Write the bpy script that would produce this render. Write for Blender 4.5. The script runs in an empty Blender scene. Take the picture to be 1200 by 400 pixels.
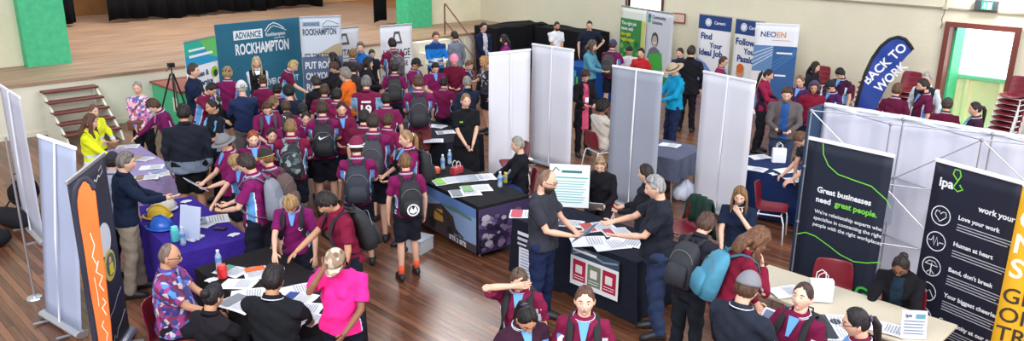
import bpy, bmesh, math, random
import numpy as np
from mathutils import Vector, Matrix
random.seed(7); rng = np.random.default_rng(7)
S = bpy.context.scene; C = S.collection
PI = math.pi
# ---------------------------------------------------------------- camera, world, lights, exposure
FPX, PITCH, ROLL, CAMH, YAW = 940.0, math.atan(290/940), math.radians(.6), 4.25, math.radians(45)
F_ = Vector((math.cos(YAW)*math.cos(PITCH), math.sin(YAW)*math.cos(PITCH), -math.sin(PITCH)))
R0 = Vector((math.sin(YAW), -math.cos(YAW), 0)); U0 = R0.cross(F_)
R_ = R0*math.cos(ROLL)+U0*math.sin(ROLL); U_ = -R0*math.sin(ROLL)+U0*math.cos(ROLL)
cam = bpy.data.cameras.new('camera'); camo = bpy.data.objects.new('camera', cam); C.objects.link(camo)
cam.sensor_width = 36; cam.lens = FPX/1200*36; cam.clip_end = 200
camo.matrix_world = Matrix(((R_.x, U_.x, -F_.x, 0), (R_.y, U_.y, -F_.y, 0), (R_.z, U_.z, -F_.z, CAMH), (0, 0, 0, 1)))
S.camera = camo
S.view_settings.view_transform = 'Standard'; S.view_settings.look = 'None'
S.view_settings.gamma = 1; S.view_settings.use_curve_mapping = False
S.view_settings.exposure = 0.52
W = bpy.data.worlds.new('World'); S.world = W; W.use_nodes = True
W.node_tree.nodes['Background'].inputs[0].default_value = (.80, .87, 1.0, 1)
W.node_tree.nodes['Background'].inputs[1].default_value = .68
def area(name, loc, target, sx, sy, power, col=(1, 1, 1)):
    l = bpy.data.lights.new(name, 'AREA'); l.shape = 'RECTANGLE'; l.size = sx; l.size_y = sy; l.energy = power; l.color = col
    o = bpy.data.objects.new(name, l); C.objects.link(o); o.location = loc
    o.rotation_euler = (Vector(target)-Vector(loc)).to_track_quat('-Z', 'Y').to_euler(); return o
area('balcony_window_light', (-4, 1, 8.5), (8, 9, 0), 9, 4, 1050, (1, .97, .93))
area('side_window_light', (9, -5, 7), (9, 9, 0), 12, 3, 900, (1, .97, .92))
area('clerestory_window_light', (14.6, 18.2, 9.6), (6, 8, 0), 3.2, 3.0, 420, (1, .98, .95))
area('stage_light', (10, 23.5, 8.5), (10, 24.5, 1), 8, 3, 650, (1, .93, .84))
area('balustrade_fill_light', (19.15, 4.9, 3.4), (19.72, 5, 0.5), .3, 2.0, 130, (1, 1, 1))  # added lamp outside above the door, brightens the balustrade

# ---------------------------------------------------------------- helpers
def lin(c):
    return tuple(((x/255)/12.92 if x/255 <= .04045 else ((x/255+.055)/1.055)**2.4) for x in c[:3])+(1,)
_m = {}
def mat(col, rough=.7, metal=0, noise=0, scale=6, bump=0, bscale=60, kind='', emit=0, col2=None, spec=.5, trans=0):
    key = (tuple(col), rough, metal, noise, scale, bump, bscale, kind, emit, tuple(col2) if col2 else None, spec, trans)
    if key in _m: return _m[key]
    m = bpy.data.materials.new(kind or 'surface'); m.use_nodes = True; n = m.node_tree.nodes; L = m.node_tree.links
    b = n['Principled BSDF']; b.inputs['Base Color'].default_value = lin(col); b.inputs['Roughness'].default_value = rough
    b.inputs['Metallic'].default_value = metal; b.inputs['Specular IOR Level'].default_value = spec
    if trans: b.inputs['Transmission Weight'].default_value = trans; b.inputs['IOR'].default_value = 1.15
    if emit: b.inputs['Emission Color'].default_value = lin(col); b.inputs['Emission Strength'].default_value = emit
    if noise or bump or kind in ('floral', 'wood', 'hairs', 'camo', 'dots'):
        tc = n.new('ShaderNodeTexCoord'); mp = n.new('ShaderNodeMapping'); L.new(tc.outputs['Object'], mp.inputs[0])
        if kind == 'hairs': mp.inputs['Scale'].default_value = (1, 1, .12)
        if kind == 'wood': mp.inputs['Scale'].default_value = (.08, 1, 1)
    if noise:
        t = n.new('ShaderNodeTexNoise'); t.inputs['Scale'].default_value = scale; t.inputs['Detail'].default_value = 4
        L.new(mp.outputs[0], t.inputs['Vector'])
        mx = n.new('ShaderNodeMix'); mx.data_type = 'RGBA'
        c1 = lin(col); c2 = lin(col2) if col2 else tuple(x*(1-noise) for x in c1[:3])+(1,)
        mx.inputs['A'].default_value = c1; mx.inputs['B'].default_value = c2
        r = n.new('ShaderNodeMapRange'); r.inputs[1].default_value = .35; r.inputs[2].default_value = .65
        L.new(t.outputs['Fac'], r.inputs[0]); L.new(r.outputs[0], mx.inputs['Factor']); L.new(mx.outputs['Result'], b.inputs['Base Color'])
    if kind in ('floral', 'camo', 'dots'):
        v = n.new('ShaderNodeTexVoronoi'); v.inputs['Scale'].default_value = scale; L.new(mp.outputs[0], v.inputs['Vector'])
        cr = n.new('ShaderNodeValToRGB'); cr.color_ramp.interpolation = 'CONSTANT'; L.new(v.outputs['Color'], cr.inputs[0])
        pal = col2 if isinstance(col2[0], (tuple, list)) else [col, col2]
        while len(cr.color_ramp.elements) < len(pal): cr.color_ramp.elements.new(.5)
        for i, pc in enumerate(pal):
            cr.color_ramp.elements[i].position = .22+.56*i/len(pal) if i else 0; cr.color_ramp.elements[i].color = lin(pc)
        L.new(cr.outputs[0], b.inputs['Base Color'])
    if bump:
        t2 = n.new('ShaderNodeTexNoise'); t2.inputs['Scale'].default_value = bscale; t2.inputs['Detail'].default_value = 3
        L.new(mp.outputs[0], t2.inputs['Vector'])
        bp = n.new('ShaderNodeBump'); bp.inputs['Strength'].default_value = bump; bp.inputs['Distance'].default_value = .02
        L.new(t2.outputs['Fac'], bp.inputs['Height']); L.new(bp.outputs[0], b.inputs['Normal'])
    _m[key] = m; return m
def cloth(c, noise=.12): return mat(c, .9, bump=.6, bscale=16, noise=noise, scale=9, spec=.2)
def skinm(c): return mat(c, .55, spec=.35)
def hairm(c): return mat(c, .55, noise=.55, scale=45, bump=.6, bscale=70, kind='hairs', spec=.4)
def plastic(c, r=.35): return mat(c, r)
CHROME = mat((205, 207, 214), .28, .85); ALU = mat((190, 192, 198), .35, .7); BLACKP = mat((22, 22, 25), .45)
WHITE = mat((238, 240, 245), .55); PAPER = mat((236, 238, 243), .7)

class MB:
    def __init__(s): s.v = []; s.f = []; s.m = []
    def add(s, vs, fs, mi=0):
        o = len(s.v); s.v += [tuple(p) for p in vs]; s.f += [tuple(o+i for i in f) for f in fs]; s.m += [mi]*len(fs)
    def box(s, a, b, mi=0, M=None):
        x0, y0, z0 = a; x1, y1, z1 = b
        vs = [(x0, y0, z0), (x1, y0, z0), (x1, y1, z0), (x0, y1, z0), (x0, y0, z1), (x1, y0, z1), (x1, y1, z1), (x0, y1, z1)]
        if M is not None: vs = [M @ Vector(v) for v in vs]
        s.add(vs, [(3, 2, 1, 0), (4, 5, 6, 7), (0, 1, 5, 4), (1, 2, 6, 5), (2, 3, 7, 6), (3, 0, 4, 7)], mi)
    def rings(s, rings, mi=0, cap=True, closed=False):
        n = len(rings[0]); vs = [p for r in rings for p in r]; fs = []
        k = len(rings)
        for i in range(k if closed else k-1):
            a = i*n; b = ((i+1) % k)*n
            for j in range(n): fs.append((a+j, a+(j+1) % n, b+(j+1) % n, b+j))
        if cap and not closed:
            fs.append(tuple(range(n-1, -1, -1))); fs.append(tuple((k-1)*n+j for j in range(n)))
        s.add(vs, fs, mi)
    def tube(s, pts, rad, n=10, mi=0, up=(0, 0, 1), closed=False, cap=True):
        pts = [Vector(p) for p in pts]; k = len(pts); up = Vector(up)
        if not isinstance(rad, (list, tuple)) : rad = [rad]*k
        rr = [(r, r) if not isinstance(r, tuple) else r for r in rad]
        rings = []
        for i, p in enumerate(pts):
            if closed: t = pts[(i+1) % k]-pts[i-1]
            else: t = pts[min(i+1, k-1)]-pts[max(i-1, 0)]
            t.normalize(); sd = t.cross(up)
            if sd.length < 1e-3: sd = t.cross(Vector((0, 1, 0)))
            if sd.length < 1e-3: sd = t.cross(Vector((1, 0, 0)))
            sd.normalize(); nn = sd.cross(t)
            a, b = rr[i]
            rings.append([p+sd*(a*math.cos(2*PI*j/n))+nn*(b*math.sin(2*PI*j/n)) for j in range(n)])
        s.rings(rings, mi, cap, closed)
    def ball(s, c, r, n=12, m=8, mi=0, M=None):
        if not isinstance(r, tuple): r = (r, r, r)
        c = Vector(c); vs = [(0, 0, -1)]; 
        for i in range(1, m):
            th = -PI/2+PI*i/m
            for j in range(n): vs.append((math.cos(th)*math.cos(2*PI*j/n), math.cos(th)*math.sin(2*PI*j/n), math.sin(th)))
        vs.append((0, 0, 1)); T = len(vs)-1; fs = []
        for j in range(n): fs.append((0, 1+(j+1) % n, 1+j)); fs.append((T, 1+(m-2)*n+j, 1+(m-2)*n+(j+1) % n))
        for i in range(m-2):
            for j in range(n): fs.append((1+i*n+j, 1+i*n+(j+1) % n, 1+(i+1)*n+(j+1) % n, 1+(i+1)*n+j))
        out = [Vector((x*r[0], y*r[1], z*r[2])) for x, y, z in vs]
        if M is not None: out = [M @ p for p in out]
        s.add([c+p for p in out], fs, mi)
    def lathe(s, prof, n=20, c=(0, 0, 0), mi=0):
        s.rings([[(c[0]+r*math.cos(2*PI*j/n), c[1]+r*math.sin(2*PI*j/n), c[2]+z) for j in range(n)] for r, z in prof], mi)
    def xf(s, M): s.v = [tuple(M @ Vector(p)) for p in s.v]; return s
    def mesh(s, name, mats):
        me = bpy.data.meshes.new(name); me.from_pydata(s.v, [], s.f)
        for m in (mats if isinstance(mats, (list, tuple)) else [mats]): me.materials.append(m)
        if any(s.m): me.polygons.foreach_set('material_index', s.m)
        me.update(); return me
    def obj(s, name, mats, parent=None, smooth=False, **k):
        me = s.mesh(name, mats)
        if smooth: me.shade_smooth()
        o = bpy.data.objects.new(name, me); C.objects.link(o)
        if parent: o.parent = parent
        for a, b in k.items(): o[a] = b
        return o
def bevel(o, w, seg=2):
    m = o.modifiers.new('bevel', 'BEVEL'); m.width = w; m.segments = seg; m.limit_method = 'ANGLE'; return o
def thing(name, label, cat, loc=(0, 0, 0), rz=0, group=None):
    o = bpy.data.objects.new(name, None); C.objects.link(o); o.location = loc; o.rotation_euler = (0, 0, rz)
    o.empty_display_size = .1; return tag(o, label, cat, group)
def tag(o, label, cat, group=None, kind=None):
    o['label'] = label; o['category'] = cat
    if group: o['group'] = group
    if kind: o['kind'] = kind
    return o
def struct(name, mb, m, label=None, smooth=False):
    o = mb.obj(name, m, smooth=smooth); o['kind'] = 'structure'
    if label: o['label'] = label
    return o
def dup(root, loc, rz, label):
    r = root.copy(); C.objects.link(r); r.location = loc; r.rotation_euler = (0, 0, rz); r['label'] = label
    for ch in list(root.children):
        c = ch.copy(); C.objects.link(c); c.parent = r
        for g in list(ch.children):
            d = g.copy(); C.objects.link(d); d.parent = c
    return r
def ray(px, py): return F_*FPX+R_*(px-600)-U_*(py-200)
def at(px, py, z=0.0):
    d = ray(px, py); t = (z-CAMH)/d.z; return Vector((d.x*t, d.y*t, z))
def atY(px, py, Y): d = ray(px, py); t = Y/d.y; return Vector((d.x*t, Y, CAMH+d.z*t))
def atX(px, py, X): d = ray(px, py); t = X/d.x; return Vector((X, d.y*t, CAMH+d.z*t))

# ---------------------------------------------------------------- lettering: raw geometry of a text
_tx = {}
def text_geo(st, weight=0.0):
    if (st, weight) in _tx: return _tx[(st, weight)]
    cu = bpy.data.curves.new('lettering', 'FONT'); cu.body = st; cu.size = 1; cu.offset = weight; cu.resolution_u = 3
    o = bpy.data.objects.new('lettering', cu); me = o.to_mesh()
    vs = [(v.co.x, v.co.y) for v in me.vertices]; fs = [tuple(p.vertices) for p in me.polygons]
    o.to_mesh_clear(); bpy.data.objects.remove(o); bpy.data.curves.remove(cu)
    x0 = min((v[0] for v in vs), default=0); x1 = max((v[0] for v in vs), default=1)
    vs = [(x-x0, y) for x, y in vs]; _tx[(st, weight)] = (vs, fs, x1-x0); return _tx[(st, weight)]

class Panel:
    """flat printed face: u to the viewer's right, v up"""
    def __init__(s, O, U, V, N): s.O = Vector(O); s.U = Vector(U).normalized(); s.V = Vector(V).normalized(); s.N = Vector(N).normalized(); s.k = 0; s.d = {}
    def pt(s, u, v, o=None): return s.O+s.U*u+s.V*v+s.N*(.003+.0006*s.k if o is None else o)
    def _mb(s, key):
        if key not in s.d: s.d[key] = MB(); 
        return s.d[key]
    def poly(s, pts, c, name='graphic'):
        s.k += 1; s._mb((name, tuple(c))).add([s.pt(*p) for p in pts], [tuple(range(len(pts)))])
    def rect(s, u0, v0, u1, v1, c, name='graphic'): s.poly([(u0, v0), (u1, v0), (u1, v1), (u0, v1)], c, name)
    def disc(s, u, v, r, c, n=28, ru=None): s.poly([(u+(ru or r)*math.cos(2*PI*i/n), v+r*math.sin(2*PI*i/n)) for i in range(n)], c)
    def line(s, pts, w, c, name='graphic'):
        s.k += 1; mb = s._mb((name, tuple(c))); P = [Vector(p) for p in pts]
        L = []; 
        for i, p in enumerate(P):
            t = (P[min(i+1, len(P)-1)]-P[max(i-1, 0)]); t.normalize(); n = Vector((-t.y, t.x))*w/2
            L.append((p+n, p-n))
        vs = []; fs = []
        for a, b in L: vs += [s.pt(*a), s.pt(*b)]
        for i in range(len(L)-1): fs.append((2*i, 2*i+1, 2*i+3, 2*i+2))
        mb.add(vs, fs)
    def ring(s, u, v, r, w, c): s.line([(u+r*math.cos(2*PI*i/30), v+r*math.sin(2*PI*i/30)) for i in range(32)], w, c)
    def text(s, st, u, v, size, c, width=None, weight=.02, rot=0, align='l', mirror=False, name='lettering'):
        g, fs, w = text_geo(st, weight); sx = size if width is None else width/max(w, .01)
        s.k += 1; ca, sa = math.cos(rot), math.sin(rot); off = 0 if align == 'l' else (-w*sx/2 if align == 'c' else -w*sx)
        vs = []
        for x, y in g:
            X = off+x*sx; Y = y*size
            if mirror: X = -X
            vs.append(s.pt(u+X*ca-Y*sa, v+X*sa+Y*ca))
        s._mb((name, tuple(c))).add(vs, fs)
    def finish(s, parent):
        parent = getattr(s, 'par', None) or parent
        for (nm, c), mb in s.d.items():
            if nm == 'lettering': nm = 'lettering'
            mb.obj(nm, mat(c, .6), parent)

# ---------------------------------------------------------------- the hall
FLOORZ = 0
def floor_mat():
    m = bpy.data.materials.new('floorboards'); m.use_nodes = True; n = m.node_tree.nodes; L = m.node_tree.links; b = n['Principled BSDF']
    tc = n.new('ShaderNodeTexCoord'); sp = n.new('ShaderNodeSeparateXYZ'); L.new(tc.outputs['Object'], sp.inputs[0])
    dv = n.new('ShaderNodeMath'); dv.operation = 'DIVIDE'; dv.inputs[1].default_value = .082; L.new(sp.outputs[0], dv.inputs[0])
    fl = n.new('ShaderNodeMath'); fl.operation = 'FLOOR'; L.new(dv.outputs[0], fl.inputs[0])
    fr = n.new('ShaderNodeMath'); fr.operation = 'FRACT'; L.new(dv.outputs[0], fr.inputs[0])
    off = n.new('ShaderNodeMath'); off.operation = 'MULTIPLY'; off.inputs[1].default_value = 3.717; L.new(fl.outputs[0], off.inputs[0])
    ya = n.new('ShaderNodeMath'); ya.operation = 'ADD'; L.new(sp.outputs[1], ya.inputs[0]); L.new(off.outputs[0], ya.inputs[1])
    yd = n.new('ShaderNodeMath'); yd.operation = 'DIVIDE'; yd.inputs[1].default_value = 3.1; L.new(ya.outputs[0], yd.inputs[0])
    yf = n.new('ShaderNodeMath'); yf.operation = 'FLOOR'; L.new(yd.outputs[0], yf.inputs[0])
    cb = n.new('ShaderNodeCombineXYZ'); L.new(fl.outputs[0], cb.inputs[0]); L.new(yf.outputs[0], cb.inputs[1])
    wn = n.new('ShaderNodeTexWhiteNoise'); wn.noise_dimensions = '2D'; L.new(cb.outputs[0], wn.inputs['Vector'])
    mp = n.new('ShaderNodeMapping'); mp.inputs['Scale'].default_value = (14, .9, 1); L.new(tc.outputs['Object'], mp.inputs[0])
    ns = n.new('ShaderNodeTexNoise'); ns.inputs['Scale'].default_value = 2.2; ns.inputs['Detail'].default_value = 6; L.new(mp.outputs[0], ns.inputs['Vector'])
    ad = n.new('ShaderNodeMath'); ad.operation = 'MULTIPLY_ADD'; ad.inputs[1].default_value = .55; L.new(wn.outputs['Value'], ad.inputs[0]); L.new(ns.outputs['Fac'], ad.inputs[2])
    cr = n.new('ShaderNodeValToRGB'); L.new(ad.outputs[0], cr.inputs[0]); e = cr.color_ramp.elements
    e[0].position = .3; e[0].color = lin((68, 40, 29)); e[1].position = 1.1 if False else 1.0; e[1].color = lin((140, 93, 66))
    mid = e.new(.62); mid.color = lin((102, 63, 44))
    gp = n.new('ShaderNodeMath'); gp.operation = 'LESS_THAN'; gp.inputs[1].default_value = .075; L.new(fr.outputs[0], gp.inputs[0])
    mx = n.new('ShaderNodeMix'); mx.data_type = 'RGBA'; L.new(gp.outputs[0], mx.inputs['Factor']); L.new(cr.outputs[0], mx.inputs['A']); mx.inputs['B'].default_value = lin((34, 22, 19))
    L.new(mx.outputs['Result'], b.inputs['Base Color'])
    rr = n.new('ShaderNodeMapRange'); rr.inputs[3].default_value = .22; rr.inputs[4].default_value = .42; L.new(ns.outputs['Fac'], rr.inputs[0]); L.new(rr.outputs[0], b.inputs['Roughness'])
    bp = n.new('ShaderNodeBump'); bp.inputs['Strength'].default_value = .35; bp.inputs['Distance'].default_value = .004; bp.invert = True
    L.new(gp.outputs[0], bp.inputs['Height']); L.new(bp.outputs[0], b.inputs['Normal']); return m
def stage_mat():
    m = bpy.data.materials.new('stage_boards'); m.use_nodes = True; n = m.node_tree.nodes; L = m.node_tree.links; b = n['Principled BSDF']
    tc = n.new('ShaderNodeTexCoord'); mp = n.new('ShaderNodeMapping'); mp.inputs['Scale'].default_value = (.5, 7, 1); L.new(tc.outputs['Object'], mp.inputs[0])
    ns = n.new('ShaderNodeTexNoise'); ns.inputs['Scale'].default_value = 1.6; ns.inputs['Detail'].default_value = 6; L.new(mp.outputs[0], ns.inputs['Vector'])
    cr = n.new('ShaderNodeValToRGB'); L.new(ns.outputs['Fac'], cr.inputs[0]); e = cr.color_ramp.elements
    e[0].position = .3; e[0].color = lin((132, 104, 84)); e[1].position = .7; e[1].color = lin((182, 150, 124))
    L.new(cr.outputs[0], b.inputs['Base Color']); b.inputs['Roughness'].default_value = .5; return m
WALLM = mat((222, 216, 192), .85, noise=.05, scale=1.1, bump=.25, bscale=14)
CREAM = mat((232, 229, 210), .7, noise=.05, scale=2)
GREEN = mat((72, 196, 140), .6, noise=.18, scale=7, bump=.3, bscale=9)
BROWNT = mat((112, 54, 46), .5)
mb = MB(); mb.box((-6, -6, -.1), (18.7, 18.05, 0)); struct('floor', mb, floor_mat(), 'dark reddish-brown polished timber floorboards of the hall')
# right wall with door opening (Y 4.35..5.6, z 0..2.28) and window opening
DY0, DY1, DZ = 4.36, 5.6, 2.26
WY0, WY1, WZ = 12.95, 14.1, 1.95
mb = MB()
for y0, y1, z0, z1 in ((-6, DY0, 0, 7), (DY0, DY1, DZ, 7), (DY1, WY0, 0, 7), (WY0, WY1, 0, WZ), (WY0, WY1, WZ+1.6, 7), (WY1, 20.4, 0, 7)): mb.box((18.7, y0, z0), (18.95, y1, z1))
struct('wall_right', mb, WALLM, 'cream painted side wall')
mb = MB()
mb.box((-6, 20.3, 1.1), (4.85, 20.6, 7)); mb.box((16.35, 20.3, 0), (18.95, 20.6, 7)); mb.box((4.85, 20.3, 5.5), (16.35, 20.6, 7))
struct('wall_stage', mb, mat((230, 224, 196), .9, noise=.1, scale=1.6, bump=.5, bscale=10), 'cream rendered wall around the stage opening')
for X0, X1 in ((4.85, 5.75), (15.4, 16.35)):
    mb = MB(); mb.box((X0, 20.0, 1.1), (X1, 20.6, 5.6)); struct('trim_1' if X0 < 6 else 'trim_2', mb, GREEN, ('left' if X0 < 6 else 'right')+' bright green painted pier beside the stage opening')
mb = MB(); mb.box((-6, 18.05, 0), (18.7, 18.15, 1.04)); 
for i in range(14): mb.box((-2+i*1.5, 18.035, 0), (-1.94+i*1.5, 18.05, 1.0))
mb.box((-6, 18.03, 0), (18.7, 18.05, .1))
struct('wall_stage_front', mb, CREAM, 'cream panelled stage front')
mb = MB(); mb.box((-6, 17.99, 1.04), (18.7, 30, 1.1)); struct('floor_stage', mb, stage_mat(), 'brown timber stage floor')
mb = MB(); mb.box((-2, 29.8, 1.1), (24, 30, 8)); mb.box((-2.2, 20.6, 1.1), (-2, 30, 8)); mb.box((24, 20.6, 1.1), (24.2, 30, 8)); mb.box((18.7, 20.6, 1.04), (24, 30, 1.1))
struct('wall_backstage', mb, mat((170, 118, 70), .7, noise=.3, scale=1.5), 'brown timber back wall of the stage')
# picture rail along right wall, door frame, door, outdoors
mb = MB(); mb.box((18.66, -6, 2.60), (18.7, DY0-1, 2.64)); mb.box((18.66, DY0-1, 2.60), (18.7, 20.3, 2.64)); struct('trim_3', mb, mat((150, 138, 118), .7), 'thin rail along the cream wall')
mb = MB(); mb.box((18.64, DY0-.09, 0), (18.97, DY0+.015, DZ+.09)); mb.box((18.64, DY1-.015, 0), (18.97, DY1+.09, DZ+.09)); mb.box((18.64, DY0+.015, DZ-.015), (18.97, DY1-.015, DZ+.09))
d1 = struct('door_1', mb, BROWNT, 'open doorway with brown frame, daylight outside')
mb = MB(); mb.box((18.98, DY1-.06, .02), (19.6, DY1, DZ-.03)); mb.obj('door_leaf', GREEN, d1)
# view outside: pale timber fence/landing and glowing sheet for the daylight
mb = MB()
mb.box((19.7, 3.4, .05), (19.75, 6.6, 1.05)); struct('wall_landing', mb, mat((255, 246, 200), .7, noise=.08, scale=3), 'cream yellow boarded balustrade outside the open door')
mb = MB(); mb.box((19.6, 3.4, 1.05), (19.82, 6.6, 1.13)); mb.box((18.95, 3.4, -.1), (21.5, 6.6, .02))
struct('trim_4', mb, mat((120, 205, 160), .6))
mb = MB()
for y in (3.9, 4.62, 5.3, 6.0): mb.box((19.62, y, 0), (19.7, y+.07, 1.05))
struct('trim_5', mb, mat((246, 236, 190), .6))
mb = MB(); mb.box((24, -2, -1), (24.1, 12, 8)); struct('daylight_sheet', mb, mat((255, 255, 255), .8, emit=1.6), 'glowing white sheet standing for daylight beyond the open door')  # no real wall: emissive sheet in place of outdoor daylight
mb = MB()
for a, b in (((18.65, WY0-.06, WZ-.06), (18.8, WY0, WZ+1.66)), ((18.65, WY1, WZ-.06), (18.8, WY1+.06, WZ+1.66)), ((18.63, WY0-.1, WZ-.1), (18.8, WY1+.1, WZ-.04))): mb.box(a, b)
w1 = struct('window_1', mb, mat((96, 50, 44), .5), 'window with dark brown frame and bright panes')
mb = MB(); mb.box((18.84, WY0, WZ), (18.86, WY1, WZ+1.6)); mb.obj('pane', mat((250, 252, 255), .3, emit=1.3), w1)  # pane is emissive, its glow stands for daylight
# exit sign
a = atX(1143, 1, 18.6); b = atX(1168, 14, 18.6)
t = thing('exit_sign', 'green running man exit sign in dark housing above the open door', 'sign', (18.64, (a.y+b.y)/2, b.z))
mb = MB(); wy = abs(a.y-b.y)/2; mb.box((-.05, -wy, 0), (.05, wy, .22)); bevel(mb.obj('housing', mat((52, 58, 62), .5), t), .01)
p = Panel((-.053, wy, 0), (0, -1, 0), (0, 0, 1), (-1, 0, 0)); u0 = wy*.62
p.rect(u0, .03, u0+.2, .19, (20, 190, 110)); p.rect(u0+.11, .045, u0+.18, .175, (225, 255, 240)); p.disc(u0+.06, .155, .015, (225, 255, 240), 12)
p.line([(u0+.065, .14), (u0+.05, .10), (u0+.075, .075), (u0+.065, .045)], .016, (225, 255, 240)); p.line([(u0+.05, .10), (u0+.03, .06)], .014, (225, 255, 240)); p.line([(u0+.03, .12), (u0+.06, .13), (u0+.09, .11)], .011, (225, 255, 240)); p.finish(t)
# conduit / light cable with junction
cab = thing('wall_cable', 'thin hanging cable and junction box on the wall left of the exit sign', 'cable', (18.66, 5.75, 2.2))
mb = MB(); mb.tube([(0, .02, 0), (-.02, 0, .1), (0, .03, .2), (-.01, 0, .3), (0, 0, .8)], .012, 6); mb.obj('cord', mat((120, 105, 95), .6), cab)
mb = MB(); mb.box((-.03, -.05, .4), (.0, .04, .48)); mb.obj('junction_box', mat((190, 180, 160), .6), cab)
# framed notice
a = atX(788, 13.5, 18.68); b = atX(803, 28, 18.68)
t = thing('picture_frame', 'small red-brown framed certificate on the cream wall', 'picture frame', (18.68, (a.y+b.y)/2, b.z))
mb = MB(); hy = abs(a.y-b.y)/2; hz = .27; mb.box((-.02, -hy, 0), (0, hy, hz)); mb.obj('frame', mat((150, 70, 55), .5), t)
mb = MB(); mb.box((-.024, -hy+.035, .035), (-.019, hy-.035, hz-.035)); mb.obj('notice', mat((225, 200, 180), .6, noise=.2, scale=30), t)
# curtains
def curtain(name, label, pts, z0, z1, amp=.09, freq=5.0, c=(16, 17, 21), drop=None):
    N = 160; mb = MB(); vs = []; P = [Vector((p[0], p[1], 0)) for p in pts]; seg = [(P[i+1]-P[i]).length for i in range(len(P)-1)]; T = sum(seg)
    rows = 10
    for r in range(rows+1):
        for i in range(N+1):
            d = T*i/N; k = 0
            while k < len(seg)-1 and d > seg[k]: d -= seg[k]; k += 1
            q = P[k].lerp(P[k+1], d/seg[k]); t = (P[k+1]-P[k]).normalized(); n = Vector((-t.y, t.x, 0))
            s_ = T*i/N; w = math.sin(s_*freq*2)+.5*math.sin(s_*freq*3.7+1)+.4*math.sin(s_*1.3)
            z = z0+(z1-z0)*r/rows+(.05*math.sin(s_*2.1)+.03*math.sin(s_*5.3)+.05 if r == 0 else 0)
            q2 = q+n*amp*w*(1-.4*r/rows); vs.append((q2.x, q2.y, z))
    fs = [(r*(N+1)+i, r*(N+1)+i+1, (r+1)*(N+1)+i+1, (r+1)*(N+1)+i) for r in range(rows) for i in range(N)]
    mb.add(vs, fs); o = mb.obj(name, mat(c, .9, bump=.3, bscale=8, spec=.15), smooth=True); m = o.modifiers.new('solid', 'SOLIDIFY'); m.thickness = .01
    return tag(o, label, 'curtain')
curtain('stage_curtain', 'wide black stage curtain across the back of the stage', [(9.0, 26.9), (12.8, 27.3), (17.1, 27.6)], 1.12, 7)
curtain('stage_curtain', 'narrow black curtain at the left end of the stage', [(6.7, 26.6), (8.1, 26.9)], 1.12, 7)
curtain('stage_curtain', 'black side curtain hanging behind the left green pier', [(5.85, 20.75), (6.0, 21.6)], 1.12, 6, .03)
curtain('stage_curtain', 'black side curtain hanging beside the right green pier', [(15.0, 21.2), (15.75, 21.5)], 1.12, 6, .05)
# stage props at the back right: orange-brown timber flats
t = thing('timber_flat', 'orange-brown timber flat standing at the back right of the stage', 'stage flat', (18.8, 28.9, 1.1), 0)
mb = MB(); mb.box((-1.9, 0, 0), (1.9, .08, 3)); mb.obj('board', mat((196, 140, 84), .6, noise=.2, scale=2), t)
mb = MB(); mb.box((-1.9, -.05, 0), (1.9, 0, .14)); mb.obj('skirting', mat((214, 170, 110), .6), t)
# ---------------------------------------------------------------- banners
def roll_banner(label, p0, p1, H=2.05, col=(30, 36, 50), back=False, name='pull_up_banner', group=None, pole=True, sil=ALU, tilt=0):
    """p0 left foot, p1 right foot as seen from the camera; returns the empty and the printed Panel (in world space, parented)"""
    a = Vector((p0[0], p0[1], 0)); b = Vector((p1[0], p1[1], 0)); U = (b-a); w = U.length; U.normalize()
    N = Vector((U.y, -U.x, 0)); mid = (a+b)/2
    if N.dot(-mid) < 0: N = -N
    t = thing(name, label, 'banner', mid, math.atan2(U.y, U.x), group)
    sg = 1 if N.dot(Vector((-U.y, U.x, 0))) > 0 else -1      # local y of the viewer's side
    bs = -sg if not back else sg
    mb = MB(); n = 10; ring = [(.075*math.cos(2*PI*j/n), .045+.045*math.sin(2*PI*j/n)) for j in range(n)]
    mb.rings([[(x, y, z) for y, z in ring] for x in (-w/2-.02, w/2+.02)]); bevel(mb.obj('base', sil, t), .006)
    for s in (-1, 1):
        mb = MB(); mb.box((s*w*.32-.02, -.19, 0), (s*w*.32+.02, .19, .015)); mb.obj('foot', sil, t)
    # very slightly bowed sheet
    mb = MB(); vs = []; nz, nx = 14, 8
    for i in range(nz+1):
        for j in range(nx+1):
            z = .08+(H-.1)*i/nz; x = -w/2+w*j/nx; y = .006*math.sin(PI*j/nx)*math.sin(i*1.1) if back else 0
            vs.append((x, y, z))
    mb.add(vs, [(i*(nx+1)+j, i*(nx+1)+j+1, (i+1)*(nx+1)+j+1, (i+1)*(nx+1)+j) for i in range(nz) for j in range(nx)])
    o = mb.obj('sheet', mat(col, .5 if back else .6, noise=.04 if back else 0, scale=2, spec=.4), t, smooth=True); sheet_o = o
    m = o.modifiers.new('solid', 'SOLIDIFY'); m.thickness = .003; m.offset = 0
    mb = MB(); mb.box((-w/2-.005, -.014, H-.025), (w/2+.005, .014, H+.012)); bevel(mb.obj('top_rail', sil if not back else WHITE, t), .005)
    if pole:
        mb = MB(); mb.tube([(0, bs*.04, .06), (0, bs*.045, 1.0), (0, bs*.02, H)], .013, 8); mb.obj('support_pole', WHITE if back else CHROME, t)
    p = Panel((-w/2*(1), sg*.002, 0), (1, 0, 0), (0, 0, 1), (0, sg, 0)); p.w = w; p.h = H; p.par = sheet_o
    return t, p
def wbanner(label, px0, py0, px1, py1, H, **k):
    a = at(px0, py0, H); b = at(px1, py1, H); return roll_banner(label, a, b, H, **k)
SILV = (206, 208, 226)
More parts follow.
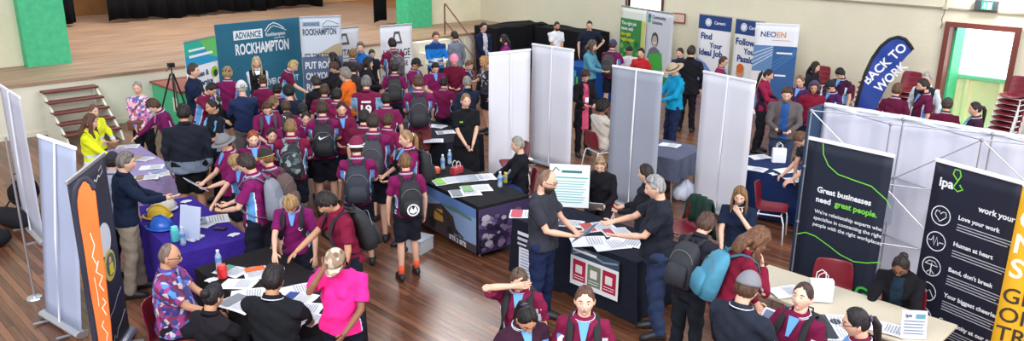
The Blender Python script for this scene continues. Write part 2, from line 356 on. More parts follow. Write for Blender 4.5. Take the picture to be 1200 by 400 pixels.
# white backs in the middle of the hall
roll = []
for lab, q, Hh in (('white back of a pull-up banner, leftmost of four in mid hall', (572.8, 62.8, 621.7, 57.7), 2.2),
               ('white back of a tall pull-up banner behind the bald man in the grey t-shirt', (623.8, 51.3, 672.7, 58.5), 2.2),
               ('grey-looking shade-tinted back of a pull-up banner behind the woman in black folding leaflets', (718, 76.7, 777, 85.7), 2.2),
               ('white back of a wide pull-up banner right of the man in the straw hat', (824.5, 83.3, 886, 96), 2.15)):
    t, p = wbanner(lab, *q, Hh, col=(226, 227, 238) if 'grey-looking' not in lab else (158, 164, 180), back=True); p.finish(t)  # grey-looking sheet: shading put into a darker base colour
# left side backs
t, p = roll_banner('white back of the leftmost pull-up banner at the left edge beside the bench steps', (2.70, 12.72), (2.66, 11.6), 2.05, col=SILV, back=True); p.finish(t)
t, p = roll_banner('silvery back of a pull-up banner standing left of the orange flag', (2.03, 9.36), (2.15, 8.56), 2.06, col=(176, 186, 214), back=True); p.finish(t); t.rotation_euler[0] = -.115
mbp = thing('banner_pole', 'slim chrome pole on a small foot between the two left banner backs', 'pole', (2.08, 9.95, 0))
mb = MB(); mb.tube([(0, 0, 0), (0, 0, 1.95)], .013, 8); mb.obj('pole', CHROME, mbp); mb = MB(); mb.lathe([(0, 0), (.09, 0), (.08, .02), (.02, .03), (0, .03)], 16); mb.obj('foot', CHROME, mbp)
# black panel behind orange flag
NAVY = (33, 36, 52)
t, p = roll_banner('dark charcoal pull-up banner with pale disc and worker photo right of the orange flag', (1.98, 7.55), (2.55, 8.3), 2.02, col=(44, 46, 62))
p.line([(.40, 1.80), (.46, 1.86), (.44, 1.79), (.52, 1.84), (.55, 1.81), (.60, 1.85), (.63, 1.82), (.70, 1.86), (.74, 1.84)], .016, (235, 235, 240)); p.line([(.72, 1.90), (.80, 1.93), (.82, 1.87), (.75, 1.85)], .012, (200, 202, 215)); p.disc(.62, 1.22, .17, (214, 218, 228)); p.disc(.66, .93, .16, (196, 186, 90)); p.disc(.68, .93, .12, (90, 96, 92)); p.disc(.68, .98, .035, (205, 170, 140)); p.rect(.63, .83, .74, .94, (220, 200, 70))
p.line([(.40, .40), (.50, .46), (.60, .48), (.72, .56), (.86, .60)], .016, (170, 172, 190)); p.line([(.46, .16), (.52, .22), (.55, .17), (.62, .24), (.72, .27), (.88, .34)], .018, (190, 192, 205)); p.finish(t)
# teardrop flags
def flag(label, O, U, left, right, col, rim, texts, rimw=.05):
    U = Vector(U).normalized(); t = thing('feather_flag', label, 'flag', O, math.atan2(U.y, U.x))
    sg = 1 if Vector((U.y, -U.x, 0)).dot(-Vector((O[0], O[1], 0))) > 0 else -1; ny = -sg
    def wob(u, v): return .02*math.sin(v*3.1+u*4)+.008*math.sin(v*9+u*9)
    K = 40; tt = np.linspace(0, 1, K); ft = np.linspace(0, 1, len(left))
    A = np.stack([np.interp(tt, ft, [p[i] for p in left]) for i in (0, 1)], 1); B = np.stack([np.interp(tt, ft, [p[i] for p in right]) for i in (0, 1)], 1)
    nu = 12; mb = MB(); vs = []
    for a, b in zip(A, B):
        for j in range(nu+1): q = a+(b-a)*j/nu; vs.append((q[0], wob(q[0], q[1]), q[1]))
    mb.add(vs, [(i*(nu+1)+j, i*(nu+1)+j+1, (i+1)*(nu+1)+j+1, (i+1)*(nu+1)+j) for i in range(K-1) for j in range(nu)])
    o = mb.obj('sail', mat(col, .6, bump=.2, bscale=5, noise=.12, scale=3), t, smooth=True); m = o.modifiers.new('solid', 'SOLIDIFY'); m.thickness = .004; m.offset = 0
    pts = [(a[0], wob(a[0], a[1]), a[1]) for a in A]; mb = MB(); mb.tube([(pts[0][0]-.01, 0, .05)]+pts, [(.014, rimw)]*(K+1), 10, up=(1, .001, .001) if False else (0, 1, 0)) 
    mb = MB(); vs = []
    P3 = [Vector(q) for q in pts]
    for i, q in enumerate(P3):
        tg = (P3[min(i+1, K-1)]-P3[max(i-1, 0)]).normalized(); n = Vector((-tg.z, 0, tg.x)); 
        for a_ in range(8): c, s_ = math.cos(a_*PI/4), math.sin(a_*PI/4); vs.append(q+n*rimw*c+Vector((0, .012*s_, 0)))
    mb.rings([vs[i*8:(i+1)*8] for i in range(K)]); mb.obj('pole_sleeve', mat(rim, .6), t, smooth=True)
    mb = MB(); mb.tube([(pts[0][0], 0, 0), pts[0]], .018, 8); x0 = pts[0][0]; mb.box((x0-.25, -.02, 0), (x0+.25, .02, .03)); mb.box((x0-.02, -.25, 0), (x0+.02, .25, .03)); mb.obj('stand', ALU, t)
    p = Panel((0, 0, 0), (1, 0, 0), (0, 0, 1), (0, ny, 0))
    for tx in texts:
        if isinstance(tx[0], str): st, u, v, s, c, w, rot, wd = tx; p.text(st, u, v, s, c, weight=w, rot=rot, width=wd)
        else: p.line(*tx)
    for (nm, c), m_ in p.d.items():
        m_.v = [(x, wob(x, z)+ny*.006, z) for x, y, z in m_.v]; m_.obj(nm, mat(c, .6), o)
    return t
FW = (240, 242, 250)
flag('blue feather flag reading BACK TO WORK in front of the maroon chairs', (16.6, 6.9, 0), (.384, -.923, 0),
     [(.33, .45), (.37, .74), (.40, 1.03), (.45, 1.36), (.54, 1.66), (.67, 1.93), (.81, 2.08), (.96, 2.14), (1.10, 2.10), (1.20, 1.99), (1.26, 1.90)],
     [(.70, .40), (.75, .59), (.79, .80), (.83, .93), (.88, 1.08), (.93, 1.22), (.99, 1.40), (1.05, 1.54), (1.10, 1.65), (1.18, 1.78), (1.25, 1.87)], (30, 66, 158), (16, 18, 26),
     [('BACK TO', .53, 1.13, .25, FW, .025, .90, 1.02), ('WORK', .77, .98, .25, FW, .025, .90, .74)], rimw=.035)
FO = (255, 226, 206)
flag('narrow orange feather flag with white script in front of the charcoal banner', (2.02, 7.25, 0), (.964, -.265, 0),
     [(-.09, .3), (-.09, .7), (-.09, 1.1), (-.09, 1.5), (-.09, 1.75), (-.085, 1.92), (-.06, 2.03), (-.01, 2.10), (.03, 2.11), (.07, 2.06), (.085, 2.0)],
     [(.03, .3), (.055, .7), (.068, 1.1), (.078, 1.45), (.08, 1.65), (.085, 1.78), (.086, 1.85), (.088, 1.9), (.089, 1.93), (.09, 1.95), (.09, 1.97)], (242, 124, 56), (42, 44, 62),
     [([(.0, 1.62), (.02, 1.5), (-.01, 1.4), (.02, 1.3)], .008, FO), ([(.03, 1.35), (.0, 1.25), (.045, 1.2), (.01, 1.12), (.04, 1.05)], .010, FO), ([(-.02, 1.2), (-.015, 1.0), (-.02, .9)], .006, FO), ([(.02, .98), (.04, .93), (.005, .88), (.03, .8)], .010, FO), ([(.0, .75), (-.02, .7), (.015, .62), (.0, .55)], .008, FO)], rimw=.026)
def rows(p, u0, u1, v, n, dv, c, w=.008, rag=True):
    for i in range(n):
        p.rect(u0, v-i*dv, u1-(.0 if not rag else (i*37 % 11)/11*.12*(u1-u0)), v-i*dv+w, c, 'lettering')
GRN = (90, 200, 60); LW = (235, 238, 245)
# "Great businesses" banner
t, p = wbanner('dark navy pull-up banner reading Great businesses need great people', 948.5, 161, 1048, 182.5, 2.05, col=(27, 34, 52), sil=WHITE)
p.text('Great businesses', .17, 1.47, .088, LW, weight=.03); p.text('need', .17, 1.36, .088, LW, weight=.03); p.text('great people.', .385, 1.36, .088, (120, 210, 70), weight=.03)
for i, s_ in enumerate(("We're relationship experts who", 'specialise in connecting the right', 'people with the right workplaces.')): p.text(s_, .17, 1.23-i*.075, .058, LW, weight=.012)
p.line([(.17+.0, 2.02), (.19, 1.9), (.26, 1.79), (.38, 1.72), (.55, 1.70), (.75, 1.68), (.92, 1.58), (.98, 1.50)], .012, (120, 210, 70))
p.line([(.0, .92), (.1, .97), (.22, .96), (.38, .90), (.52, .84), (.68, .81), (.82, .84), (.97, .90)], .012, (120, 210, 70))
p.text('G', .74, .42, .2, (60, 190, 70)); p.finish(t)
# ipa banner
t, p = wbanner('dark navy pull-up banner with green knot logo and five round icons', 1097.5, 186.5, 1203, 215, 2.05, col=(27, 30, 50), sil=WHITE)
p.text('ipa', .075, 1.80, .13, LW, weight=.03)
p.line([(.25, 1.90), (.20, 1.95), (.21, 2.0), (.26, 2.0), (.28, 1.95), (.25, 1.88), (.22, 1.82), (.27, 1.79), (.32, 1.82), (.28, 1.86)], .014, (120, 210, 70))
p.text('work your way', .50, 1.66, .08, LW, weight=.03)
for i, (h1, n_) in enumerate((('Love your work', 3), ('Human at heart', 3), ('Bend, don\'t break', 4), ('Your biggest cheerleader', 4), ('Community at our core', 4))):
    v = 1.50-i*.275; p.ring(.15, v, .098, .010, LW); p.text(h1, .33, v+.02, .062, LW, weight=.03); rows(p, .33, .88, v-.035, n_, .028, (190, 193, 205), .009)
    if i == 0: p.line([(.15, v-.06), (.09, v+.0), (.10, v+.045), (.13, v+.045), (.15, v+.02), (.17, v+.045), (.20, v+.045), (.21, v), (.15, v-.06)], .008, LW)
    elif i == 1: p.line([(.07, v), (.10, v), (.115, v+.05), (.135, v-.05), (.155, v+.05), (.175, v-.04), (.19, v), (.23, v)], .009, LW)
    elif i == 2:
        p.line([(.15, v-.09), (.15, v+.04)], .01, LW); p.line([(.08, v+.02), (.12, v+.06), (.18, v+.06), (.22, v+.02), (.08, v+.02)], .008, LW); p.line([(.11, v-.07), (.15, v-.03), (.19, v-.07)], .008, LW)
    elif i == 3: p.line([(.065, v-.04), (.12, v+.05), (.15, v), (.18, v+.03), (.235, v-.05)], .01, LW)
    else: p.ring(.15, v, .06, .007, LW); p.ring(.15, v, .03, .007, LW)
p.line([(0, .05), (.2, .10), (.4, .07), (.6, .08)], .012, (120, 210, 70)); p.finish(t)
# yellow banner
t, p = roll_banner('yellow pull-up banner with white and black lettering at the right edge', (7.88, 1.56), (7.95, .72), 2.12, col=(244, 184, 40), sil=WHITE)
for i, s_ in enumerate(('GROW', 'NEW', 'SKILLS')): p.text(s_, .03, 1.72-i*.235, .25, (250, 240, 215), weight=.02)
for i, s_ in enumerate(('GET OUT', 'OF YOUR', 'TRAINING', 'PAID FOR')): p.text(s_, .02, 1.0-i*.19, .205, (60, 52, 40), weight=.01)
p.finish(t)
# stage front banners
TEAL = (32, 104, 132)
def wall_panel(label, a, b, H, col, side=(40, 60, 80)):
    a = Vector((a[0], a[1], 0)); b = Vector((b[0], b[1], 0)); U = b-a; w = U.length
    t = thing('fabric_display_wall', label, 'display', (a+b)/2, math.atan2(U.y, U.x))
    mb = MB(); mb.box((-w/2, -.02, .03), (w/2, .02, H)); bevel(mb.obj('fabric_panel', mat(col, .75, noise=.06, scale=3), t), .012)
    for s in (-1, 1): mb = MB(); mb.box((s*w*.4-.03, -.25, 0), (s*w*.4+.03, .25, .03)); mb.obj('foot', ALU, t)
    p = Panel((-w/2, -.02, 0), (1, 0, 0), (0, 0, 1), (0, -1, 0)); return t, p, w
t, p, w = wall_panel('wide teal display wall with white capital lettering in front of the stage', at(251, 29, 2.05), at(350, 20, 2.05), 2.05, TEAL)
p.rect(.42, 1.66, 1.16, 1.87, LW); p.text('ADVANCE', .46, 1.69, .2, TEAL, width=.66, weight=.03)
p.text('ROCKHAMPTON', .44, 1.33, .34, LW, width=1.40, weight=.03)
p.line([(1.22, 1.80), (1.34, 1.93), (1.46, 1.98), (1.60, 1.93), (1.74, 1.83)], .022, LW); p.line([(1.28, 1.78), (1.38, 1.88), (1.46, 1.91), (1.58, 1.87), (1.80, 1.78)], .016, LW)
p.text('Rockhampton', 1.24, 1.68, .12, LW, width=.52, weight=.02); rows(p, 1.45, 1.75, 1.62, 1, .03, LW, .014)
p.text('DEVELOPMENT', 1.05, .55, .2, LW, width=1.0, weight=.02); p.line([(.1, .9), (.5, 1.1), (.9, .95), (1.4, 1.12), (2.0, .95)], .012, (46, 124, 150)); p.finish(t)
t, p = wbanner('pale grey and slate pull-up banner right beside the teal display wall', 350.8, 20, 399, 18.5, 2.2, col=(206, 214, 226))
w = p.w; NB = (52, 74, 100)
p.rect(.05, 1.98, .44, 2.09, (150, 172, 196)); p.text('ADVANCE', .07, 2.0, .09, NB, width=.35, weight=.03); p.text('ROCKHAMPTON', .05, 1.79, .2, NB, width=w*.82, weight=.03)
p.line([(.5, 2.02), (.6, 2.1), (.72, 2.08), (.85, 2.02)], .012, NB); p.text('Rockhampton', .5, 1.95, .06, NB, width=.36)
p.rect(.0, .3, w, 1.30, (84, 104, 136)); p.poly([(.25, 1.3), (w*.99, 1.3), (w*.99, 1.60), (w*.8, 1.55), (w*.6, 1.45)], (176, 160, 130))
p.text("IT'S TIME TO", .06, 1.27, .15, NB, width=.55, weight=.02); p.text('PUT ROCKY', .06, 1.03, .22, LW, width=w*.85, weight=.03); p.text('ON YOUR', .06, .78, .22, LW, width=w*.7, weight=.03); p.text('RADAR', .06, .53, .22, LW, width=w*.6, weight=.03); p.finish(t)
t, p = wbanner('green and blue topped white pull-up banner behind the tall man in navy polo', 214.5, 49.5, 252, 41.5, 2.05, col=(234, 238, 244))
w = p.w; p.rect(0, 1.55, w, 2.04, (30, 150, 196)); p.poly([(w*.45, 2.04), (w, 2.04), (w, 1.62), (w*.75, 1.70)], (96, 190, 100)); p.poly([(0, 2.04), (w*.45, 2.04), (w*.6, 1.86), (0, 1.75)], (40, 176, 150))
p.rect(.12, 1.84, w*.62, 1.88, LW); p.rect(.12, 1.72, w*.85, 1.77, LW)
p.text('Trades &', .12, 1.33, .15, (30, 60, 110), weight=.03); p.text('Service', .35, 1.15, .15, (30, 60, 110), weight=.03); rows(p, .12, .8, .95, 6, .07, (150, 160, 175), .014)
p.disc(w*.86, 1.35, .11, (140, 190, 50)); p.disc(w*.88, 1.32, .07, (40, 60, 40)); p.disc(w*.92, .8, .10, (50, 70, 60)); p.finish(t)
def heritage(label, a, b, H):
    t, p = roll_banner(label, a, b, H, col=(226, 229, 236)); w = p.w; v = H-.42
    p.poly([(w*.35, v), (w*.43, v+.28), (w*.60, v+.28), (w*.68, v)], (88, 88, 96)); p.poly([(w*.42, v+.06), (w*.47, v+.22), (w*.56, v+.22), (w*.61, v+.06)], (226, 229, 236))
    p.text('HERITAGE', w*.08, v-.27, .22, (44, 44, 60), width=w*.84, weight=.02); p.text('VILLAGE', w*.32, v-.50, .15, (44, 44, 60), width=w*.52); p.rect(w*.1, v-.34, w*.9, v-.325, (44, 44, 60))
    p.rect(.02, .1, w-.02, H-1.1, (150, 160, 176)); p.finish(t)
a = atY(420, 31, 17.1)
heritage('white banner partly hidden behind the pale grey and slate banner', (a.x-.9, 17.1), (a.x, 17.1), a.z)
heritage('white pull-up banner with grey frame logo, rightmost of those before the stage', at(445, 31, 2.05), at(482.5, 28, 2.05), 2.05)
# right wall banners
def wb(label, q0, q1, H, **k): return wbanner(label, *q0, *q1, H, **k)
t, p = wb('green leafy pull-up banner with white and yellow lettering by the window', (728.5, 6.5), (758, 11), 2.05, col=(232, 236, 228))
w = p.w; p.rect(0, .1, w*.86, 1.72, (58, 140, 74)); 
for i in range(26): p.disc(rng.uniform(.1, w*.78), rng.uniform(.2, 1.1), rng.uniform(.03, .09), [(84, 170, 80), (40, 112, 60), (120, 190, 100)][i % 3], 9)
for i, (s_, c) in enumerate((('The right job', LW), ('starts with', LW), ('the right', (226, 214, 60)), ('registration!', (226, 214, 60)))): p.text(s_, .07, 1.55-i*.15, .13, c, weight=.03)
p.rect(w*.86, .1, w, 1.72, (206, 204, 110)); p.finish(t)
t, p = wb('pale grey banner with a smiling woman holding a green folder', (758.5, 11), (790, 16), 2.05, col=(206, 210, 218))
w = p.w; p.rect(.08, 1.72, .2, 1.95, (40, 110, 160)); p.rect(.12, 1.72, .2, 1.84, (90, 190, 90)); p.text('Community', .26, 1.84, .12, NB, weight=.02); p.text('Solutions', .26, 1.70, .12, NB, weight=.02)
p.disc(.42, 1.28, .20, (74, 70, 70), ru=.15); p.disc(.42, 1.24, .16, (190, 170, 160), ru=.11); p.rect(.35, 1.19, .49, 1.215, (240, 240, 240)); p.poly([(.1, .75), (.2, 1.0), (.35, 1.08), (.5, 1.08), (.66, 1.0), (.78, .75)], (110, 114, 124))
p.poly([(.18, .45), (.2, .86), (.75, .96), (.82, .5)], (70, 176, 70)); p.text('Where', .08, .55, .11, (80, 60, 80)); p.text('to start', .08, .42, .11, (80, 60, 80)); p.rect(0, .1, w, .35, (50, 150, 90)); p.finish(t)
def jobb(label, q0, q1, words, H=2.05, photo=False):
    t, p = wb(label, q0, q1, H, col=(238, 240, 244)); w = p.w; p.rect(0, H-.37, w, H-.02, (34, 66, 128)); p.disc(w*.3, H-.19, .10, LW); p.ring(w*.3, H-.19, .07, .01, (34, 66, 128)); p.text('Careers', w*.48, H-.22, .11, LW)
    for i, (s_, u, sz) in enumerate(words): p.text(s_, u*w, H-.62-i*.21, sz, (34, 66, 128), weight=.035)
    if photo:
        p.disc(w*.30, .72, .13, (200, 160, 140)); p.poly([(w*.05, .1), (w*.1, .55), (w*.3, .64), (w*.5, .55), (w*.55, .1)], (226, 96, 50)); p.rect(w*.2, .1, w*.4, .5, (40, 50, 90)); p.disc(w*.3, .84, .12, (220, 110, 40)); p.rect(w*.62, .3, w*.8, .6, (150, 150, 155))
    else:
        p.poly([(0, .1), (w*.8, .1), (w*.62, .5), (w*.3, .8), (0, .92)], (120, 150, 210)); p.rect(w*.7, .5, w*.92, .85, (130, 130, 140)); p.rect(w*.72, .1, w, .42, (180, 60, 70))
    p.finish(t)
jobb('white banner with blue top reading Find Your Ideal Job', (820, 16), (858.5, 20.5), [('Find', .1, .22), ('Your', .38, .19), ('Ideal Job', .08, .22)])
jobb('white banner with blue top reading Follow Your Passion with an orange hi-vis worker printed', (863, 21.5), (897, 26), [('Follow', .06, .22), ('Your', .36, .19), ('Passion', .16, .22)], photo=True)
t, p = wb('white and blue pull-up banner with diagonal stripes left of the maroon chairs', (886, 27), (937.5, 29.5), 2.1, col=(232, 235, 242), sil=WHITE)
w = p.w; p.text('NEO', .13, 1.80, .17, (34, 70, 130), weight=.02); p.text('EN', .49, 1.80, .17, (214, 150, 90), weight=.02); rows(p, .4, .8, 1.72, 1, .05, (200, 170, 150), .015)
p.rect(0, .1, w*.46, 1.6, (90, 130, 176)); p.rect(w*.46, .1, w, 1.6, (44, 92, 150))
for i in range(4): p.line([(0, 1.1+i*.1), (w*.45, 1.4+i*.06)], .02, (190, 206, 226))
for i in range(3): p.line([(w*.46, 1.0+i*.1), (w, 1.45+i*.05)], .015, (70, 130, 180))
p.rect(0, .75, w*.46, 1.0, (220, 214, 214)); p.rect(0, .62, w*.46, .76, (230, 180, 90)); p.rect(w*.54, 1.42, w*.9, 1.46, LW); p.rect(w*.54, .9, w*.8, .94, LW); p.finish(t)

# ---------------------------------------------------------------- pop-up display seen from behind
bt = thing('pop_up_display', 'long white pop-up display wall seen from behind with crossed aluminium struts', 'display', (9.25, 1.9, 0))
ys = [2.1, 1.2, .3, -.6, -1.5]; zs = [.12, .82, 1.52, 2.2]; fx, bx_ = .05, -.33
mb = MB(); vs = []; N1 = 60
for r in range(13):
    for i in range(N1+1): 
        y = 2.12+(-1.55-2.12)*i/N1; z = .04+2.2*r/12; vs.append((fx+.012*math.sin(i*.9)+.008*math.sin(i*2.3+r*.4), y, z))
mb.add(vs, [(r*(N1+1)+i, r*(N1+1)+i+1, (r+1)*(N1+1)+i+1, (r+1)*(N1+1)+i) for r in range(12) for i in range(N1)])
o = mb.obj('fabric', mat((214, 216, 234), .75, noise=.04, scale=2), bt, smooth=True); m = o.modifiers.new('s', 'SOLIDIFY'); m.thickness = .004
mb = MB(); mb.box((-.33, 2.12, .04), (.06, 2.14, 2.22)); mb.obj('end_return', mat((28, 58, 92), .7), bt)
p = Panel((fx-.03, 2.1, 0), (0, -1, 0), (0, 0, 1), (-1, 0, 0))
for i, ch in enumerate('LPOC'): p.text(ch, .95+i*.62, .98, .42, (182, 186, 212), mirror=True, weight=.05)
p.finish(bt)
for i, y in enumerate(ys):
    for x in (fx-.02, bx_):
        mb = MB(); mb.tube([(x, y, .02), (x, y, 2.2)], .008, 6); mb.obj('upright', ALU, bt)
        for z in zs:
            pass
mbh = MB()
for y in ys:
    for z in zs:
        for x in (fx-.03, bx_): mbh.ball((x, y, z), .022, 8, 6)
mbh.obj('hub', mat((150, 152, 160), .4, .3), bt)
for i in range(len(ys)-1):
    for z in zs:
        mb = MB(); mb.tube([(fx-.03, ys[i], z), (bx_, ys[i+1], z)], .007, 6); mb.tube([(bx_, ys[i], z), (fx-.03, ys[i+1], z)], .007, 6); mb.obj('strut', ALU, bt)
    for k in range(3):
        mb = MB(); mb.tube([(bx_, ys[i], zs[k]), (bx_, ys[i+1], zs[k+1])], .007, 6) if (i+k) % 2 else mb.tube([(bx_, ys[i], zs[k+1]), (bx_, ys[i+1], zs[k])], .007, 6); mb.obj('strut', ALU, bt)
mb = MB(); mb.box((fx-.01, -1.55, 2.2), (fx+.03, 2.12, 2.225)); mb.obj('top_edge', WHITE, bt)

# ---------------------------------------------------------------- tables
TABLES = []
def cloth_table(name, label, cx, cy, lx, ly, rz=0, top=.74, col=(30, 30, 36), drop=.7, clabel=None, legs=True, m=None, cap=.02):
    TABLES.append((cx, cy, lx/2, ly/2, rz)); t = thing('trestle_table', label, 'table', (cx, cy, 0), rz)
    mb = MB(); mb.box((-lx/2, -ly/2, top-.035), (lx/2, ly/2, top-.005)); bevel(mb.obj('tabletop', mat((200, 190, 170), .5), t), .005)
    for sx in (-1, 1):
        for sy in (-1, 1):
            mb = MB(); mb.tube([(sx*(lx/2-.1), sy*(ly/2-.15), top-.04), (sx*(lx/2-.08), sy*(ly/2-.1), 0)], .014, 8); mb.obj('leg', ALU, t)
    if drop <= 0: return t, None
    c = MB(); per = []; n = 20
    hx, hy = lx/2+cap, ly/2+cap
    def side(a, b): return [(a[0]+(b[0]-a[0])*i/n, a[1]+(b[1]-a[1])*i/n) for i in range(n)]
    cs = [(-hx, -hy), (hx, -hy), (hx, hy), (-hx, hy)]
    for i in range(4): per += side(cs[i], cs[(i+1) % 4])
    rings = []; NP = len(per)
    levels = [0, .02, .15, .35, .6, .8, 1.0]
    for k, lv in enumerate(levels):
        r = []
        for j, (x, y) in enumerate(per):
            d = Vector((x, y)).normalized(); a = .022*lv*(math.sin(j*1.15)+.6*math.sin(j*2.7+1)); corner = max(0, 1-min(j % n, n-j % n)/2.5)
            e = a+.015*lv+.04*lv*corner
            r.append((x+d.x*e, y+d.y*e, top+.004-drop*lv-(0 if k else 0)))
        rings.append(r)
    c.rings(rings, cap=False); c.add([p for p in rings[0]], [tuple(range(NP))])
    o = c.obj('tablecloth', m or cloth(col)); o.location = (cx, cy, 0); o.rotation_euler = (0, 0, rz); o.data.shade_smooth()
    mo = o.modifiers.new('e', 'EDGE_SPLIT'); mo.split_angle = math.radians(50)
    tag(o, clabel or ('cloth over '+label), 'tablecloth'); return t, o
T1c = (7.12, 8.02); T1r = math.radians(-8)
_, CL1 = cloth_table('t', 'trestle table under the photo-printed black cloth, woman in black behind it', *T1c, .78, 1.75, T1r, col=(28, 28, 34), drop=.62, clabel='black printed tablecloth with digger photo and purple rock photo')
M1 = Matrix.Translation((T1c[0], T1c[1], 0)) @ Matrix.Rotation(T1r, 4, 'Z')
pr = CL1
p = Panel((-.45, .9, .1), (0, -1, 0), (0, 0, 1), (-1, 0, 0)); p.rect(0, .0, 1.8, .62, (136, 164, 206)); p.poly([(0, .45), (.6, .50), (1.2, .42), (1.8, .5), (1.8, .62), (0, .62)], (96, 134, 196))
p.poly([(0, 0), (1.8, 0), (1.8, .12), (1.3, .10), (.8, .16), (.3, .1), (0, .14)], (70, 60, 66))
p.poly([(.55, .10), (.6, .36), (.95, .46), (1.25, .36), (1.35, .12)], (66, 58, 60)); p.poly([(.75, .18), (.78, .34), (.98, .38), (1.0, .2)], (196, 150, 70)); p.disc(.72, .12, .085, (34, 34, 38)); p.disc(1.18, .12, .085, (34, 34, 38)); p.line([(.6, .36), (1.0, .30), (1.5, .12)], .035, (60, 50, 52)); p.line([(.95, .46), (1.45, .06)], .03, (40, 40, 46))
p.poly([(.9, .44), (1.25, .5), (1.7, .47), (1.7, .43), (1.2, .45)], (90, 130, 110)); p.text('SITE 2 SITE', 1.15, .02, .09, LW, weight=.03); p.finish(pr)
p = Panel((-.44, -.93, .1), (1, 0, 0), (0, 0, 1), (0, -1, 0)); p.rect(0, 0, .88, .62, (58, 44, 82))
for i in range(60):
    u, v = rng.uniform(.05, .83), rng.uniform(.05, .5); r = rng.uniform(.03, .08); c = [(96, 78, 122), (132, 116, 150), (40, 32, 58), (170, 160, 180)][i % 4]
    k = int(rng.integers(4, 7)); a0 = rng.uniform(0, 6); p.poly([(u+r*math.cos(a0+6.283*j/k), v+.7*r*math.sin(a0+6.283*j/k)) for j in range(k)], c)
p.finish(pr)
T2 = (7.05, 5.66)
_, CL2 = cloth_table('t', 'central trestle table under black cloth where the bald man and grey-haired man talk', *T2, .78, 1.88, 0, col=(26, 30, 44), drop=.72, clabel='near-black tablecloth on the central table with posters pinned on its front')
p2 = CL2
p = Panel((-.49, .94, .0), (0, -1, 0), (0, 0, 1), (-1, 0, 0)); p.rect(1.02, .24, 1.72, .72, (232, 234, 240)); p.rect(1.02, .60, 1.72, .72, (52, 74, 96)); p.line([(1.05, .62), (1.25, .70), (1.5, .64), (1.7, .68)], .02, (140, 150, 166)); p.rect(1.05, .66, 1.4, .69, LW)
for i, c in enumerate(((176, 30, 66), (112, 128, 104), (170, 26, 60))): p.rect(1.06+i*.22, .30, 1.25+i*.22, .56, c); p.rect(1.10+i*.22, .40, 1.2+i*.22, .50, (230, 225, 225)); rows(p, 1.08+i*.22, 1.23+i*.22, .36, 2, .03, LW, .008)
p.finish(p2)
p3 = CL2
p = Panel((-.49, .94, 0), (0, -1, 0), (0, 0, 1), (-1, 0, 0)); p.rect(.18, .02, .50, .44, (214, 220, 236)); rows(p, .21, .47, .40, 9, .04, (140, 146, 166), .012); p.rect(.16, .60, .62, .645, (214, 218, 230)); p.rect(.16, .53, .62, .57, (190, 194, 210)); p.rect(.16, .47, .62, .50, (190, 194, 210)); p.finish(p3)
cloth_table('t', 'trestle table under the purple cloth with hard hats', 3.62, 9.22, .8, 1.85, math.radians(-4), col=(62, 40, 150), drop=.70, clabel='deep purple tablecloth with hard hats and laptop on it')
cloth_table('t', 'trestle table under the lilac cloth by the woman in yellow', 4.12, 12.2, .78, 1.95, math.radians(-4), col=(168, 150, 196), drop=.6, clabel='pale lilac tablecloth scattered with giveaways, beyond the purple one')
cloth_table('t', 'trestle table under plain black cloth at the lower left', 3.55, 6.9, .8, 1.85, 0, col=(34, 30, 34), drop=.7, clabel='plain black tablecloth at lower left covered in papers')
cloth_table('t', 'narrow table under slate cloth behind the grey-looking banner', 10.75, 7.2, .95, .95, math.radians(6), col=(92, 98, 120), drop=.36, clabel='slate grey tablecloth with one book on it')
cloth_table('t', 'trestle table under navy cloth behind the red chair', 11.15, 5.1, .8, 1.95, math.radians(8), col=(28, 46, 92), drop=.7, clabel='navy tablecloth with white papers where a student writes')
cloth_table('t', 'bare beige trestle table at the lower right', 7.3, 2.75, .72, 1.9, 0, drop=0)
cloth_table('t', 'table under black cloth piled with papers behind the woman in black', 8.75, 10.7, .8, 1.6, math.radians(0), col=(30, 32, 44), drop=.65, clabel='black tablecloth piled with loose papers in the crowd')
_, CL3 = cloth_table('t', 'table under the blue printed cloth below the white t-shirt man', 16.05, 13.0, .8, 1.9, math.radians(0), col=(24, 74, 150), drop=.7, clabel='bright blue tablecloth with a green and white logo below the white t-shirt man')
p4 = CL3; p = Panel((-.47, .9, 0), (0, -1, 0), (0, 0, 1), (-1, 0, 0)); p.text('S', .95, .3, .4, LW, weight=.03); p.rect(.50, .15, .68, .5, (110, 190, 60)); p.rect(.56, .22, .62, .5, (24, 74, 150)); p.rect(.50, .5, .62, .66, (60, 160, 200)); p.finish(p4)

